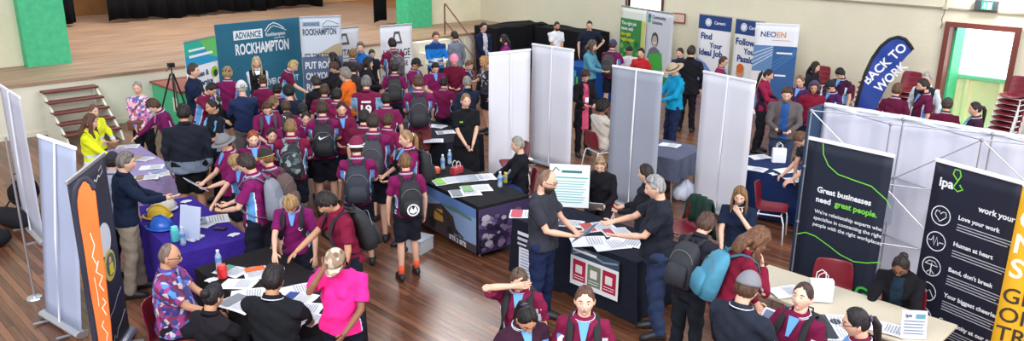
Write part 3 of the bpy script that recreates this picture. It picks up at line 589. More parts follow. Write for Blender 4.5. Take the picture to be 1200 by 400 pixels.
# ---------------------------------------------------------------- chairs
MAROON = mat((120, 24, 40), .35, bump=.1, bscale=60)
def make_chair(name, label, loc, rz, group=None):
    t = thing(name, label, 'chair', loc, rz, group)
    prof = [(.21, .425, .19), (.20, .445, .205), (.10, .44, .215), (-.05, .43, .215), (-.15, .435, .215), (-.195, .47, .215), (-.215, .55, .215), (-.235, .66, .21), (-.255, .76, .20), (-.265, .80, .17)]
    mb = MB(); nx = 10; vs = []
    for (y, z, hw) in prof:
        for j in range(nx+1):
            u = -1+2*j/nx; dish = .035*u*u
            vs.append((u*hw, y+(dish*1.2 if z > .5 else 0), z+(dish if z < .5 else 0)))
    mb.add(vs, [(i*(nx+1)+j, i*(nx+1)+j+1, (i+1)*(nx+1)+j+1, (i+1)*(nx+1)+j) for i in range(len(prof)-1) for j in range(nx)])
    o = mb.obj('shell', MAROON, t, smooth=True); m = o.modifiers.new('s', 'SOLIDIFY'); m.thickness = .012; m = o.modifiers.new('b', 'SUBSURF'); m.levels = 1; m.render_levels = 1
    mb = MB()
    mb.tube([(-.18, .16, .415), (.18, .16, .415)], .01, 8); mb.tube([(-.18, -.14, .41), (.18, -.14, .41)], .01, 8)
    for s in (-1, 1): mb.tube([(s*.19, .17, .41), (s*.19, -.16, .405)], .011, 8)
    mb.obj('frame', WHITE, t)
    for s in (-1, 1):
        for (y0, y1) in ((.17, .22), (-.16, -.24)):
            mb = MB(); mb.tube([(s*.19, y0, .41), (s*.205, (y0+y1)/2+.01, .3), (s*.225, y1, 0)], .011, 8); mb.obj('leg', WHITE, t, smooth=True)
    return t
chair0 = make_chair('moulded_chair', 'maroon plastic chair with white legs in front of the navy tablecloth', (10.12, 4.95, 0), math.radians(200))
def chair(label, x, y, rz, z=0): return dup(chair0, (x, y, z), math.radians(rz), label)
chair('maroon chair beside the white banner back, behind the grey-haired woman in black', 9.0, 8.95, 60)
chair('maroon chair behind the beige table with white paper bag', 7.95, 3.12, 110)
chair('chair draped with a dark green jacket behind the grey-haired man', 8.55, 5.35, 70)
# stacks along the right wall
def stack(n, x, y, rz, where, dz=.105):
    for k in range(n):
        pos = 'topmost' if k == n-1 else ('lowest' if k == 0 else ['second', 'third', 'fourth', 'fifth', 'sixth', 'seventh', 'eighth', 'ninth'][k-1]+' from the bottom')
        chair(f'maroon chair, {pos} in the stack {where}', x+.03*k*math.sin(math.radians(rz)), y-.03*k*math.cos(math.radians(rz)), rz, dz*k)
stack(8, 17.3, 3.95, 80, 'at the right edge by the doorway')
stack(6, 17.6, 5.95, 90, 'left of the doorway')
stack(6, 17.7, 6.75, 90, 'behind the blue flag')
stack(6, 18.0, 9.0, 88, 'beside the striped blue and white banner')
stack(4, 18.1, 8.1, 92, 'second from the striped banner')
chair('single maroon chair against the wall between the black-haired student and the blue flag', 18.1, 7.45, 90)
# ---------------------------------------------------------------- covered benches in the corner
def covered(label, x0, y0, x1, y1, h, step=False):
    mb = MB(); nx, ny = 26, 26; vs = []
    c = MB(); n = 16; per = []
    cs = [(x0, y0), (x1, y0), (x1, y1), (x0, y1)]
    for i in range(4):
        a, b = cs[i], cs[(i+1) % 4]; per += [(a[0]+(b[0]-a[0])*j/n, a[1]+(b[1]-a[1])*j/n) for j in range(n)]
    cx, cy = (x0+x1)/2, (y0+y1)/2; R = []
    for lv in (0, .03, .3, .6, 1):
        r = []
        for j, (x, y) in enumerate(per):
            d = Vector((x-cx, y-cy)).normalized(); e = .05*lv*(math.sin(j*1.7)+.5*math.sin(j*3.1)); r.append((x+d.x*e-cx, y+d.y*e-cy, h*(1-lv)+.02*math.sin(j*.7)*(1-lv)))
        R.append(r)
    c.rings(R, cap=False); c.add(R[0], [tuple(range(len(per)))])
    o = c.obj('covered_bench', mat((20, 20, 25), .9, bump=.3, bscale=4, spec=.2), smooth=False); o.location = (cx, cy, 0); return tag(o, label, 'covered furniture')
covered('tall tiered seating under black cloth against the stage front', 16.2, 16.9, 18.4, 17.85, 1.32)
covered('low tiered seating under black cloth along the side wall behind the white t-shirt man', 17.7, 14.6, 18.55, 16.8, 1.28)
# ---------------------------------------------------------------- bench steps by the stage (left)
t = thing('bench_steps', 'wooden tiered steps with five brown treads leading up to the stage at the left', 'steps', (5.0, 17.95, 0))
RED = mat((112, 50, 42), .5, noise=.2, scale=8)
for k in range(5):
    y = -.12-.30*(4-k)/1.0*.85; z = .175*(k+1)+.06; mb = MB(); mb.box((-.52, y-.15, z-.04), (.52, y+.12, z)); bevel(mb.obj('tread', RED, t), .008)
for s in (-1, 1):
    mb = MB(); mb.rings([[(s*.5-.02, -1.38, .0), (s*.5+.02, -1.38, .0), (s*.5+.02, -1.28, .16), (s*.5-.02, -1.28, .16)], [(s*.5-.02, -.1, .0), (s*.5+.02, -.1, .0), (s*.5+.02, -.1, .92), (s*.5-.02, -.1, .92)]]); mb.obj('stringer', CREAM, t)
# green podium box
t = thing('green_podium', 'bright green podium panel with brown top rail beside the stage front', 'podium', (7.1, 17.2, 0))
mb = MB(); mb.box((-.4, -.75, 0), (.4, .78, .80)); bevel(mb.obj('body', mat((72, 196, 140), .6), t), .01)
mb = MB(); mb.box((-.44, -.79, .80), (.44, .79, .85)); bevel(mb.obj('top', mat((140, 66, 50), .5), t), .01)
mb = MB(); mb.box((-.405, -.5, .35), (-.4, -.3, .65)); mb.obj('notice', mat((230, 232, 215), .6), t)
# handrail
t = thing('stair_handrail', 'thin brown metal handrail sloping down from the stage at the right', 'handrail', (15.35, 17.95, 0))
mb = MB(); mb.tube([(0, .25, 1.1), (0, .25, 1.95), (.0, .22, 2.0), (0, -1.05, 1.0), (0, -1.1, 0)], .022, 8, up=(1, 0, 0)); mb.obj('rail', mat((104, 58, 50), .4), t)
mb = MB(); mb.tube([(0, .25, 1.5), (0, -1.06, .55)], .016, 8); mb.obj('mid_rail', mat((104, 58, 50), .4), t)
t = thing('stage_steps', 'cream steps rising to the stage beside the brown handrail', 'steps', (14.5, 17.95, 0))
for k in range(4):
    mb = MB(); mb.box((-.6+.004*k, -1.2+.3*k, 0), (.6-.004*k, -.902+.3*k, .26*(k+1))); mb.obj('step', CREAM, t)
# tripod with camera
t = thing('tripod', 'black camera tripod standing between the floral woman and the man in navy', 'tripod', tuple(at(200, 74, 1.56)-Vector((0, 0, 1.56))))
for k in range(3):
    a = 2*PI*k/3+.4; mb = MB(); d = (math.cos(a), math.sin(a)); mb.tube([(.03*d[0], .03*d[1], 1.35), (.25*d[0], .25*d[1], .7), (.48*d[0], .48*d[1], 0)], [.018, .016, .012], 8); mb.obj('leg', BLACKP, t)
mb = MB(); mb.tube([(0, 0, .6), (0, 0, 1.5)], .014, 8); mb.obj('centre_column', BLACKP, t)
mb = MB(); mb.box((-.06, -.05, 1.48), (.06, .05, 1.56)); mb.tube([(0, 0, 1.5), (-.15, -.1, 1.42)], .009, 6); bevel(mb.obj('head', BLACKP, t), .008)
# ---------------------------------------------------------------- small things on tables
def paper(label, px, py, rz=0, w=.21, h=.30, col=(234, 236, 242), acc=None, z=.752, name='leaflet', cat='leaflet', lines=True):
    q = at(px, py, z); t = thing(name, label, cat, (q.x, q.y, z), math.radians(rz))
    mb = MB(); nn = 5; vs = []
    for i in range(nn+1):
        for j in range(nn+1): vs.append((-w/2+w*i/nn, -h/2+h*j/nn, .004*math.sin(i*1.3+j)))
    mb.add(vs, [(i*(nn+1)+j, (i+1)*(nn+1)+j, (i+1)*(nn+1)+j+1, i*(nn+1)+j+1) for i in range(nn) for j in range(nn)])
    o = mb.obj('sheet', mat(col, .6), t); m = o.modifiers.new('s', 'SOLIDIFY'); m.thickness = .002
    p = Panel((-w/2, -h/2, .006), (1, 0, 0), (0, 1, 0), (0, 0, 1))
    if acc: p.rect(.02, h*.62, w-.02, h-.02, acc)
    if lines: rows(p, .03, w-.03, h*.52, 6, h*.075, (140, 144, 156), h*.02)
    p.finish(t); return t
PL = [('white leaflet with green panel on the black lower-left table', 272, 318, 20, (90, 150, 130)), ('orange fronted leaflet under the hand of the leaning blonde student', 300, 320, -20, (236, 110, 50)),
      ('white sheet nearest the red tin on the lower-left table', 280, 333, 40, None), ('white booklet at the edge behind the woman with the bun', 291, 345, 60, None), ('grey printed form in front of the woman with the bun', 283, 356, 15, (120, 124, 134)),
      ('white sheet in front of the man in the black polo', 347, 340, 70, None), ('blue striped leaflet beside the pink shirt', 350, 350, 30, (40, 70, 140)), ('dark covered leaflet at the near end of the lower-left table', 357, 362, 40, (40, 40, 50)),
      ('red magazine at the near end of the lower-left table', 358, 373, 20, (190, 50, 60)), ('small white card on the lower-left black table', 248, 328, 10, None),
      ('flat colour brochure on the purple cloth', 236, 262, 30, (200, 190, 170)), ('printed magazine spread on the purple cloth', 247, 258, 70, (150, 160, 180)), ('white card near the helmets on purple cloth', 218, 236, 20, None), ('pale folded card at right end of the purple cloth', 274, 275, 20, None), ('small card in mid purple cloth', 220, 255, 10, None),
      ('lime green banner-like flyer on the printed black table', 524, 212, 70, (130, 200, 60)), ('white flyer with photo, left on the printed black table', 552, 209, 60, (170, 180, 190)), ('white flyer nearest the water bottle on the printed table', 563, 208, 60, (160, 170, 180)), ('grey flyer at the near corner of the printed black table', 545, 226, 60, (120, 126, 136)), ('green-edged flyer at the near right of the printed table', 558, 221, 60, (120, 170, 110)),
      ('red edged leaflet at the far left end of the central table', 617, 251, 40, (190, 60, 80)), ('purple covered magazine under the bald man\'s hands', 668, 262, 30, (70, 60, 110)), ('colourful dark brochure with orange picture in mid central table', 700, 266, 60, (190, 80, 70)), ('maroon brochure under the grey-haired man\'s hands', 722, 272, 60, (170, 50, 80)), ('white sheet at the near end of the central table', 715, 287, 60, None), ('white form beside the maroon brochure on the central table', 690, 283, 50, None), ('pale leaflet at the near right corner of the central table', 735, 283, 20, None),
      ('white book on the slate cloth', 785, 170, 15, None), ('white sheet at the left of the slate cloth', 750, 163, 60, None),
      ('long white sheet at the far end of the navy tablecloth', 890, 184, 60, None), ('crumpled white sheet on the navy tablecloth', 885, 198, 10, None), ('white form the student is writing on', 922, 200, 60, None), ('white card at the front of the navy tablecloth', 906, 204, 60, None), ('white leaflet at the right end of the navy tablecloth', 934, 211, 50, None),
      ('white leaflet stack at the far end of the beige table', 922, 342, 60, None), ('dark printed form on the beige table by the upward-looking student', 978, 378, 40, (50, 54, 66)), ('second dark form at the near end of the beige table', 985, 392, 40, (50, 54, 66)), ('white sheet under the hands of the woman in black on the beige table', 1040, 385, 10, None),
      ('white sheet piled on the crowd table', 512, 148, 20, None), ('grey newspaper on the crowd table', 522, 155, 60, (150, 152, 160)), ('white leaflet at the near end of the crowd table', 508, 165, 50, None),
      ('beige bag of giveaways on the lilac cloth', 166, 186, 30, (190, 160, 120)), ('white leaflet in the middle of the lilac cloth', 178, 196, 60, None), ('pale brochure at the far end of the lilac cloth', 150, 172, 60, (200, 196, 190)), ('blue-white flyer at the near right of the lilac cloth', 190, 203, 10, (140, 160, 200)), ('brown patterned flyer at the left of the lilac cloth', 172, 208, 60, (150, 120, 90))]
for lab, px, py, rz, acc in PL:
    small = 'card' in lab; big = 'printed' in lab or 'central' in lab; paper(lab, px, py, rz, .12 if small else (.30 if big else .24), .09 if small else (.42 if big else .33), acc=acc, lines=not small)
def bottle(label, px, py, z=.75, c=(205, 225, 245), cap=(230, 235, 240), h=.22, r=.032):
    q = at(px, py, z); t = thing('water_bottle', label, 'bottle', q)
    mb = MB(); mb.lathe([(0, 0), (r, 0), (r, h*.15), (r*.9, h*.3), (r, h*.4), (r, h*.68), (r*.45, h*.88), (r*.42, h*.93), (0, h*.93)], 16); mb.obj('body', mat(c, .12, trans=.5), t, smooth=True)
    mb = MB(); mb.lathe([(0, h*.92), (r*.5, h*.92), (r*.5, h), (0, h)], 12); mb.obj('cap', mat(cap, .4), t)
    mb = MB(); mb.lathe([(r*1.02, h*.42), (r*1.02, h*.62)], 16); mb.obj('label', mat((90, 140, 200), .5), t)
bottle('clear water bottle on the lower-left black table', 257, 316); bottle('clear water bottle beside the woman in black on the printed table', 519, 198); bottle('clear water bottle at the right end of the printed table', 586, 219)
bottle('yellow drink bottle held low beside the grey-haired person', 592, 214, .75, (225, 200, 60), (220, 200, 70), .15); bottle('clear bottle beside the turquoise tumbler on the purple cloth', 215, 287); bottle('small bottle at the far end of the printed table', 527, 192)
def can(name, label, cat, px, py, c, r=.04, h=.12, z=.75):
    q = at(px, py, z); t = thing(name, label, cat, q); mb = MB(); mb.lathe([(0, 0), (r*.9, 0), (r, h*.1), (r, h*.85), (r*.85, h), (0, h)], 18); mb.obj('body', mat(c, .35), t, smooth=True)
    mb = MB(); mb.lathe([(0, h), (r*.8, h), (r*.8, h*1.12), (0, h*1.12)], 16); mb.obj('lid', mat(tuple(min(255, x+30) for x in c), .4), t)
can('red_tin', 'red tin beside the water bottle at lower left', 'tin', 261, 326, (200, 40, 44), .05, .13)
can('tumbler', 'turquoise tumbler on the purple cloth', 'cup', 206, 283, (90, 200, 200), .045, .16)
can('candy_jar', 'jar of orange sweets on the printed black table', 'jar', 511, 203, (210, 90, 60), .06, .08)
can('display_cup', 'clear blue cup on the purple cloth', 'cup', 217, 250, (110, 160, 210), .05, .09)
def hardhat(label, px, py, c, rz=0):
    q = at(px, py, .75); t = thing('hard_hat', label, 'helmet', q, math.radians(rz)); mb = MB(); R = []
    for i in range(9):
        th = PI/2*i/8; R.append([(.125*math.cos(th)*math.cos(2*PI*j/24), .145*math.cos(th)*math.sin(2*PI*j/24), .13*math.sin(th)+.02) for j in range(24)])
    mb.rings(R); mb.obj('shell', mat(c, .3), t, smooth=True)
    mb = MB(); mb.rings([[(r*.86*math.cos(2*PI*j/24), (r+(.05 if math.sin(2*PI*j/24) > 0.3 else 0))*math.sin(2*PI*j/24), z) for j in range(24)] for r, z in ((.14, .02), (.165, .012), (.165, .022), (.14, .032))], cap=False); mb.obj('brim', mat(c, .3), t, smooth=True)
    mb = MB(); mb.tube([(0, -.14, .06), (0, -.09, .125), (0, 0, .158), (0, .09, .125), (0, .14, .06)], [(.022, .01)]*5, 8, up=(1, 0, 0)); mb.obj('ridge', mat(c, .3), t, smooth=True)
hardhat('white hard hat at the back of the purple table', 193, 246, (228, 222, 212), 60); hardhat('yellow hard hat between the white and blue ones', 187, 255, (230, 190, 40), 40); hardhat('blue hard hat nearest on the purple table', 190, 268, (40, 96, 190), 30)
t = thing('tablet_stand', 'white tablet display standing on the purple cloth', 'display', tuple(at(222, 282, .75)), math.radians(-65))
mb = MB(); mb.box((-.14, -.01, .02), (.14, .01, .40), M=Matrix.Rotation(-.2, 4, 'X')); bevel(mb.obj('screen', mat((196, 206, 232), .4), t), .006); mb = MB(); mb.box((-.08, -.02, 0), (.08, .16, .02)); mb.obj('base', WHITE, t)
t = thing('display_board', 'white poster board with teal lines standing on the central table', 'poster', tuple(at(666, 243, .75)), math.radians(-52))
mb = MB(); Mx = Matrix.Rotation(-.12, 4, 'X'); mb.box((-.26, -.008, 0), (.26, .008, .56), M=Mx); bevel(mb.obj('board', mat((228, 234, 238), .6), t), .004)
p = Panel(Mx @ Vector((-.26, -.012, 0)), (1, 0, 0), Mx.to_3x3() @ Vector((0, 0, 1)), Mx.to_3x3() @ Vector((0, -1, 0))); p.line([(.04, .46), (.08, .52), (.13, .48)], .012, (30, 60, 60)); p.rect(.16, .455, .42, .485, (30, 110, 120))
p.rect(.02, .385, .5, .40, (60, 180, 170)); rows(p, .03, .48, .34, 9, .034, (120, 190, 190), .01); p.finish(t)
def paperbag(label, loc, rz, c, w=.22, h=.26, hc=(235, 235, 240), s=1):
    t = thing('paper_bag', label, 'bag', loc, rz); mb = MB(); mb.rings([[(-w/2, -.045, 0), (w/2, -.045, 0), (w/2, .045, 0), (-w/2, .045, 0)], [(-w/2, -.05, h*.6), (w/2, -.05, h*.6), (w/2, .05, h*.6), (-w/2, .05, h*.6)], [(-w/2, -.035, h), (w/2, -.035, h), (w/2, .035, h), (-w/2, .035, h)]]); mb.obj('body', mat(c, .6), t)
    for y in (-.035, .035): mb = MB(); mb.tube([(-w*.22, y, h-.01), (-w*.2, y, h+.06), (0, y, h+.09), (w*.2, y, h+.06), (w*.22, y, h-.01)], .004, 6, up=(0, 1, 0)); mb.obj('handle', mat(hc, .7), t)
    return t
paperbag('white paper bag with string handles in front of the maroon chair at lower right', tuple(at(960, 352, .75)), math.radians(-50), (222, 226, 240), .22, .22)
paperbag('small red and white gift bag on the printed black table', tuple(at(535, 203, .75)), math.radians(10), (170, 50, 66), .2, .1)
paperbag('white carrier bag on the navy tablecloth', tuple(at(912, 190, .75)), math.radians(-50), (232, 234, 240), .2, .22)
paperbag('white bag with brown print hanging by the chair of the beige-jacket person', (9.72, 8.2, 0), math.radians(-30), (226, 216, 200), .24, .28)
q = at(1075, 395, .75)
t = thing('brochure_holder', 'white leaflet holder standing on the beige table at bottom right', 'holder', (q.x-.05, q.y+.02, .74), math.radians(-50))
mb = MB(); Mx = Matrix.Rotation(-.2, 4, 'X'); mb.box((-.11, -.005, 0), (.11, .005, .26), M=Mx); mb.obj('leaflet_front', mat((214, 222, 240), .5), t); p = Panel(Mx @ Vector((-.11, -.008, 0)), (1, 0, 0), Mx.to_3x3() @ Vector((0, 0, 1)), (0, -1, .2)); p.text('ipa', .03, .2, .05, (60, 70, 90)); p.rect(.12, .19, .2, .23, (90, 150, 170)); rows(p, .02, .2, .16, 5, .028, (120, 130, 150), .009); p.finish(t)
mb = MB(); mb.box((-.11, .0, 0), (.11, .12, .012)); mb.obj('base', plastic((220, 225, 235)), t)
for lab, px, py, r, c in (('white glass coaster beside the ponytail student', 979, 378, .05, (60, 62, 70)), ('clear plate of sweets on the floor-side shelf near the navy banner', 934, 284, .12, (215, 218, 226))):
    q = at(px, py, .745 if r < .1 else .4); 
    if r < .1:
        o = MB(); o.lathe([(0, 0), (r, 0), (r, .012), (0, .012)], 20); o = o.obj('coaster', mat(c, .4)); o.location = q; tag(o, 'dark round coaster on the beige table beside the ponytail student', 'coaster')
for lab, px, py in (('black phone lying on the purple cloth right side', 258, 268), ('black phone lying on the lower-left papers', 352, 368)):
    q = at(px, py, .76); t = thing('phone', lab, 'phone', q, .6); mb = MB(); mb.box((-.04, -.075, 0), (.04, .075, .009)); bevel(mb.obj('body', BLACKP, t), .004); mb = MB(); mb.box((-.035, -.068, .009), (.035, .068, .0095)); mb.obj('screen', mat((30, 34, 48), .15), t)
# green jacket on a chair
def drape_jacket(name, label, loc, rz, c, w=.24, h0=.45, h1=.86):
    mb = MB(); R = []
    for i in range(12):
        s_ = i/11; z = h0-.15+(h1-h0+.15)*math.sin(PI*min(s_, 1)) if False else 0
    N = 16
    for i, (y, z) in enumerate([(-.34, h0-.1), (-.33, h0+.05), (-.32, h0+.2), (-.31, h1-.08), (-.28, h1), (-.23, h1), (-.2, h1-.08), (-.18, h0+.15), (-.17, h0+.05)]):
        R.append([(w*(1-.12*(z > h1-.05))*(-1+2*j/N)*(1.08 if i in (0, 8) else 1), y+.02*math.sin(j*1.4+i*.5), z-.03*abs(-1+2*j/N)**3) for j in range(N+1)])
    n = N+1; mb.add([p for r in R for p in r], [(i*n+j, i*n+j+1, (i+1)*n+j+1, (i+1)*n+j) for i in range(len(R)-1) for j in range(N)])
    o = mb.obj(name, cloth(c), smooth=True); m = o.modifiers.new('s', 'SOLIDIFY'); m.thickness = .02; o.location = loc; o.rotation_euler = (0, 0, rz); return tag(o, label, 'jacket')
drape_jacket('draped_jacket', 'dark green jacket hung over a chair behind the grey-haired man', (8.55, 5.35, 0), math.radians(70), (36, 62, 52))
# bags on the floor
def floorbag(label, x, y, rz, c, l=.5, w=.26, h=.24):
    t = thing('duffel_bag', label, 'bag', (x, y, 0), math.radians(rz)); mb = MB(); R = []
    for i in range(9):
        s_ = -1+2*i/8; k = (1-abs(s_)**3)*.4+.6; R.append([(s_*l/2, k*w/2*math.cos(a), h/2+k*h/2*math.sin(a)+.01*math.sin(3*a+i)) for a in [2*PI*j/16 for j in range(16)]])
    mb.rings(R); mb.obj('body', cloth(c), t, smooth=True)
    mb = MB(); mb.tube([(-.12, .03, h-.01), (-.08, .08, h+.08), (.08, .08, h+.08), (.12, .03, h-.01)], .012, 8); mb.obj('handle', cloth((30, 30, 34)), t)
floorbag('long black duffel bag lying on the floor by the leftmost banner', 2.55, 12.75, -70, (34, 34, 40), .9, .3, .26); floorbag('black rucksack upright on the floor near the left edge', 2.95, 13.6, 20, (28, 28, 33), .4, .3, .42); floorbag('small dark bag cut by the left edge of the frame', 2.15, 12.0, 10, (34, 34, 40), .4, .3, .25)
floorbag('brown bag on the floor under the slate table', 10.9, 7.3, 0, (150, 112, 78), .4, .3, .3)
for lab, x, y in (('white plastic sack on the floor under the slate table', 10.7, 6.75), ('white plastic sack on the floor right of the slate table', 10.95, 6.5)):
    mb = MB(); mb.rings([[((a+.03*math.sin(3*j+z*30))*math.cos(2*PI*j/18), (a*.8+.03*math.cos(4*j))*math.sin(2*PI*j/18), z) for j in range(18)] for a, z in ((.14, 0), (.2, .03), (.21, .12), (.17, .22), (.09, .28), (.04, .33))]); o = mb.obj('plastic_sack', mat((214, 220, 240), .5, bump=.8, bscale=9), smooth=True); o.location = (x, y, 0); tag(o, lab, 'bag')
t = thing('cardboard_box', 'white box on the floor behind the shorts of the boy by the printed table', 'box', (6.25, 8.0, 0), .3); mb = MB(); mb.box((-.15, -.12, 0), (.15, .12, .16)); mb.obj('body', mat((205, 208, 215), .6), t); mb = MB(); mb.box((-.155, -.125, .16), (.155, .125, .19)); mb.obj('lid', mat((190, 195, 205), .6), t)
# ---------------------------------------------------------------- people
def sstep(a, b, x): t = np.clip((x-a)/(b-a), 0, 1); return t*t*(3-2*t)
NU, NV = 60, 44
def head_dirs():
    D = []
    for i in range(NV+1):
        th = -PI/2+PI*i/NV
        for j in range(NU): a = 2*PI*j/NU; D.append((math.sin(a)*math.cos(th), math.cos(a)*math.cos(th), math.sin(th)))
    return np.array(D)
HD = head_dirs()
HF = [(i*NU+(j+1) % NU, i*NU+j, (i+1)*NU+j, (i+1)*NU+(j+1) % NU) for i in range(NV) for j in range(NU)]
def head_base(face=True, fem=False):
    x, y, z = HD.T; s_ = sstep(0, -1, z)
    px = .076*x*(1-.34*s_*(1.1 if fem else 1)); py = .094*y*1.0; pz = .120*z
    py = np.where(y < 0, py*(1-.5*s_), py*(1-.10*s_))
    if face:
        fr = sstep(.0, .35, y)
        py = py+fr*(.021*np.exp(-(x/.15)**2-((z+.14)/.2)**2)-.010*np.exp(-((np.abs(x)-.36)/.2)**2-((z-.07)/.13)**2)
                    +.004*np.exp(-((z-.25)/.1)**2-(x/.55)**2)+.006*np.exp(-(x/.26)**2-((z+.47)/.08)**2)+.009*np.exp(-(x/.25)**2-((z+.8)/.16)**2)
                    -.004*np.exp(-(x/.3)**2-((z+.62)/.07)**2))
    return np.stack([px, py, pz], 1)
HB = head_base(); HS = head_base(False)
LIPF = [k for k, f in enumerate(HF) if all(HD[i][1] > .3 and abs(HD[i][0]) < .27 and -.56 < HD[i][2] < -.38 for i in f)]
AZ = np.arctan2(np.abs(HD[:, 0]), HD[:, 1])
def add_head(mb, M, fem):
    s = [tuple(M @ Vector(p)) for p in HB]; ls = set(LIPF)
    o = len(mb.v); mb.v += s; mb.f += [tuple(o+i for i in f) for f in HF]; mb.m += [(3 if k in ls else 0) for k in range(len(HF))]
    for sd in (-1, 1):
        mb.ball(M @ Vector((sd*.030, .0715, .008)), (.0135, .0125, .0095), 12, 8, 1, M=M.to_3x3())
        mb.ball(M @ Vector((sd*.030, .0815, .008)), (.0062, .0042, .0062), 10, 6, 2, M=M.to_3x3())
        mb.ball(M @ Vector((sd*.030, .079, .0155)), (.0155, .008, .0045), 10, 6, 0, M=M.to_3x3())
        mb.tube([M @ Vector((sd*.012, .0885, .027)), M @ Vector((sd*.030, .0865, .033)), M @ Vector((sd*.047, .076, .028))], [.003, .0042, .002], 6, 4)
        R = Matrix.Rotation(sd*.35, 3, 'Z')
        mb.ball(M @ Vector((sd*.0745, -.004, -.004)), (.010, .019, .031), 12, 8, 0, M=M.to_3x3() @ R)
        mb.ball(M @ Vector((sd*.011, .098, -.030)), (.009, .009, .007), 8, 6, 0, M=M.to_3x3())
HAIRLINE = {'short': ([0, .5, .9, 1.15, 1.6, 1.8, 2.2, 3.14], [.64, .62, .50, .14, -.02, -.30, -.50, -.55]),
            'pulled': ([0, .4, .75, 1.1, 1.4, 1.8, 2.2, 3.14], [.76, .66, .48, .16, .02, -.25, -.45, -.5]),
            'long': ([0, .4, .8, 1.1, 1.5, 1.9, 2.3, 3.14], [.66, .52, .30, -.15, -.6, -.8, -.9, -.95]),
            'fringe': ([0, .5, .9, 1.15, 1.6, 1.8, 2.2, 3.14], [.30, .30, .25, .02, -.15, -.42, -.58, -.62]),
            'bald': ([0, .9, 1.15, 1.6, 1.8, 2.2, 3.14], [2, 2, .9, -.02, -.30, -.5, -.55])}
def hair_cap(mb, M, line, thick, seed, zmax=9, vol=1.0, part=False):
    x, y, z = HD.T; a, h = HAIRLINE[line]; zh = np.interp(AZ, a, h); r = np.random.default_rng(seed)
    ph = r.uniform(0, 6, 6)
    mk = sstep(-.04, .16, z-zh+.07*np.sin(AZ*23+ph[5])*np.sin(x*31+ph[1]))
    if zmax < 9: mk = mk*sstep(zmax+.1, zmax-.1, z)
    ang = np.arctan2(x, y)
    nz = .5*np.sin(ang*9+ph[0]+5*z)+.5*np.sin(ang*21+ph[1]+4*z)+.4*np.sin(x*14+ph[3])*np.sin(y*12+ph[4])+r.normal(0, .25, len(x))
    t = thick*mk*(1+.38*nz)+.006*vol*sstep(.3, .9, z)*mk
    if part: t = t*(1-.8*np.exp(-(x/.045)**2)*(z > .3)*(y > -.4))
    P = HS*(np.where(mk > .01, 1.0, .90))[:, None]+HD*t[:, None]
    P = np.where((mk <= .01)[:, None], HS*.9, P)
    keep = [f for f in HF if max(mk[i] for i in f) > .01]
    mb.add([tuple(M @ Vector(p)) for p in P], keep)
def torus_pts(M, c, rx, ry, n=18, tilt=0, a0=0, a1=2*PI):
    return [M @ Vector((c[0]+rx*math.sin(a0+(a1-a0)*i/n), c[1]+ry*math.cos(a0+(a1-a0)*i/n), c[2]+tilt*math.cos(a0+(a1-a0)*i/n))) for i in range(n)]
def ik(Sh, T, l1, l2, hint):
    Sh, T = Vector(Sh), Vector(T); d = T-Sh; L = d.length
    if L > (l1+l2)*.985: T = Sh+d*((l1+l2)*.985/L); d = T-Sh; L = d.length
    a = (l1*l1-l2*l2+L*L)/(2*L); h = math.sqrt(max(0, l1*l1-a*a)); dn = d/L; hv = Vector(hint); hv = hv-dn*hv.dot(dn); hv.normalize()
    return Sh+dn*a+hv*h, T
POSES = {  # right and left wrist targets and elbow hints, body 1.75 tall, forward +y
    'down': ((.25, .04, .84), (-.25, .04, .84)), 'hold': ((.09, .34, 1.10), (-.10, .33, 1.08)), 'reach': ((.16, .52, .98), (-.24, .10, .86)),
    'reachl': ((.24, .10, .86), (-.16, .52, .98)), 'write': ((.12, .40, .90), (-.14, .38, .88)), 'chin': ((.06, .17, 1.40), (-.10, .33, 1.0)), 'face': ((.07, .18, 1.56), (-.14, .30, 1.0)),
    'clasp': ((.05, .26, .93), (-.04, .27, .90)), 'strap': ((.13, .16, 1.26), (-.14, .30, 1.02)), 'gesture': ((.14, .44, 1.22), (-.10, .40, 1.16)), 'gesturel': ((.10, .30, 1.05), (-.12, .50, 1.26)),
    'phone': ((.06, .30, 1.18), (-.24, .06, .85)), 'hip': ((.25, .04, .84), (-.22, -.0, 1.03)), 'hips': ((.22, 0, 1.03), (-.25, .04, .84)), 'cross': ((-.10, .20, 1.14), (.10, .22, 1.08)), 'point': ((.20, .55, 1.1), (-.12, .36, 1.05)),
    'table': ((.17, .42, .80), (-.17, .42, .80)), 'shield': ((.02, .19, 1.60), (-.22, .08, .88))}
PEND = []; PEOPLE = []
SK = {'p': (222, 176, 152), 'l': (232, 190, 168), 't': (196, 146, 116), 'b': (136, 92, 70), 'd': (84, 56, 46)}
MRN = (124, 26, 84); 
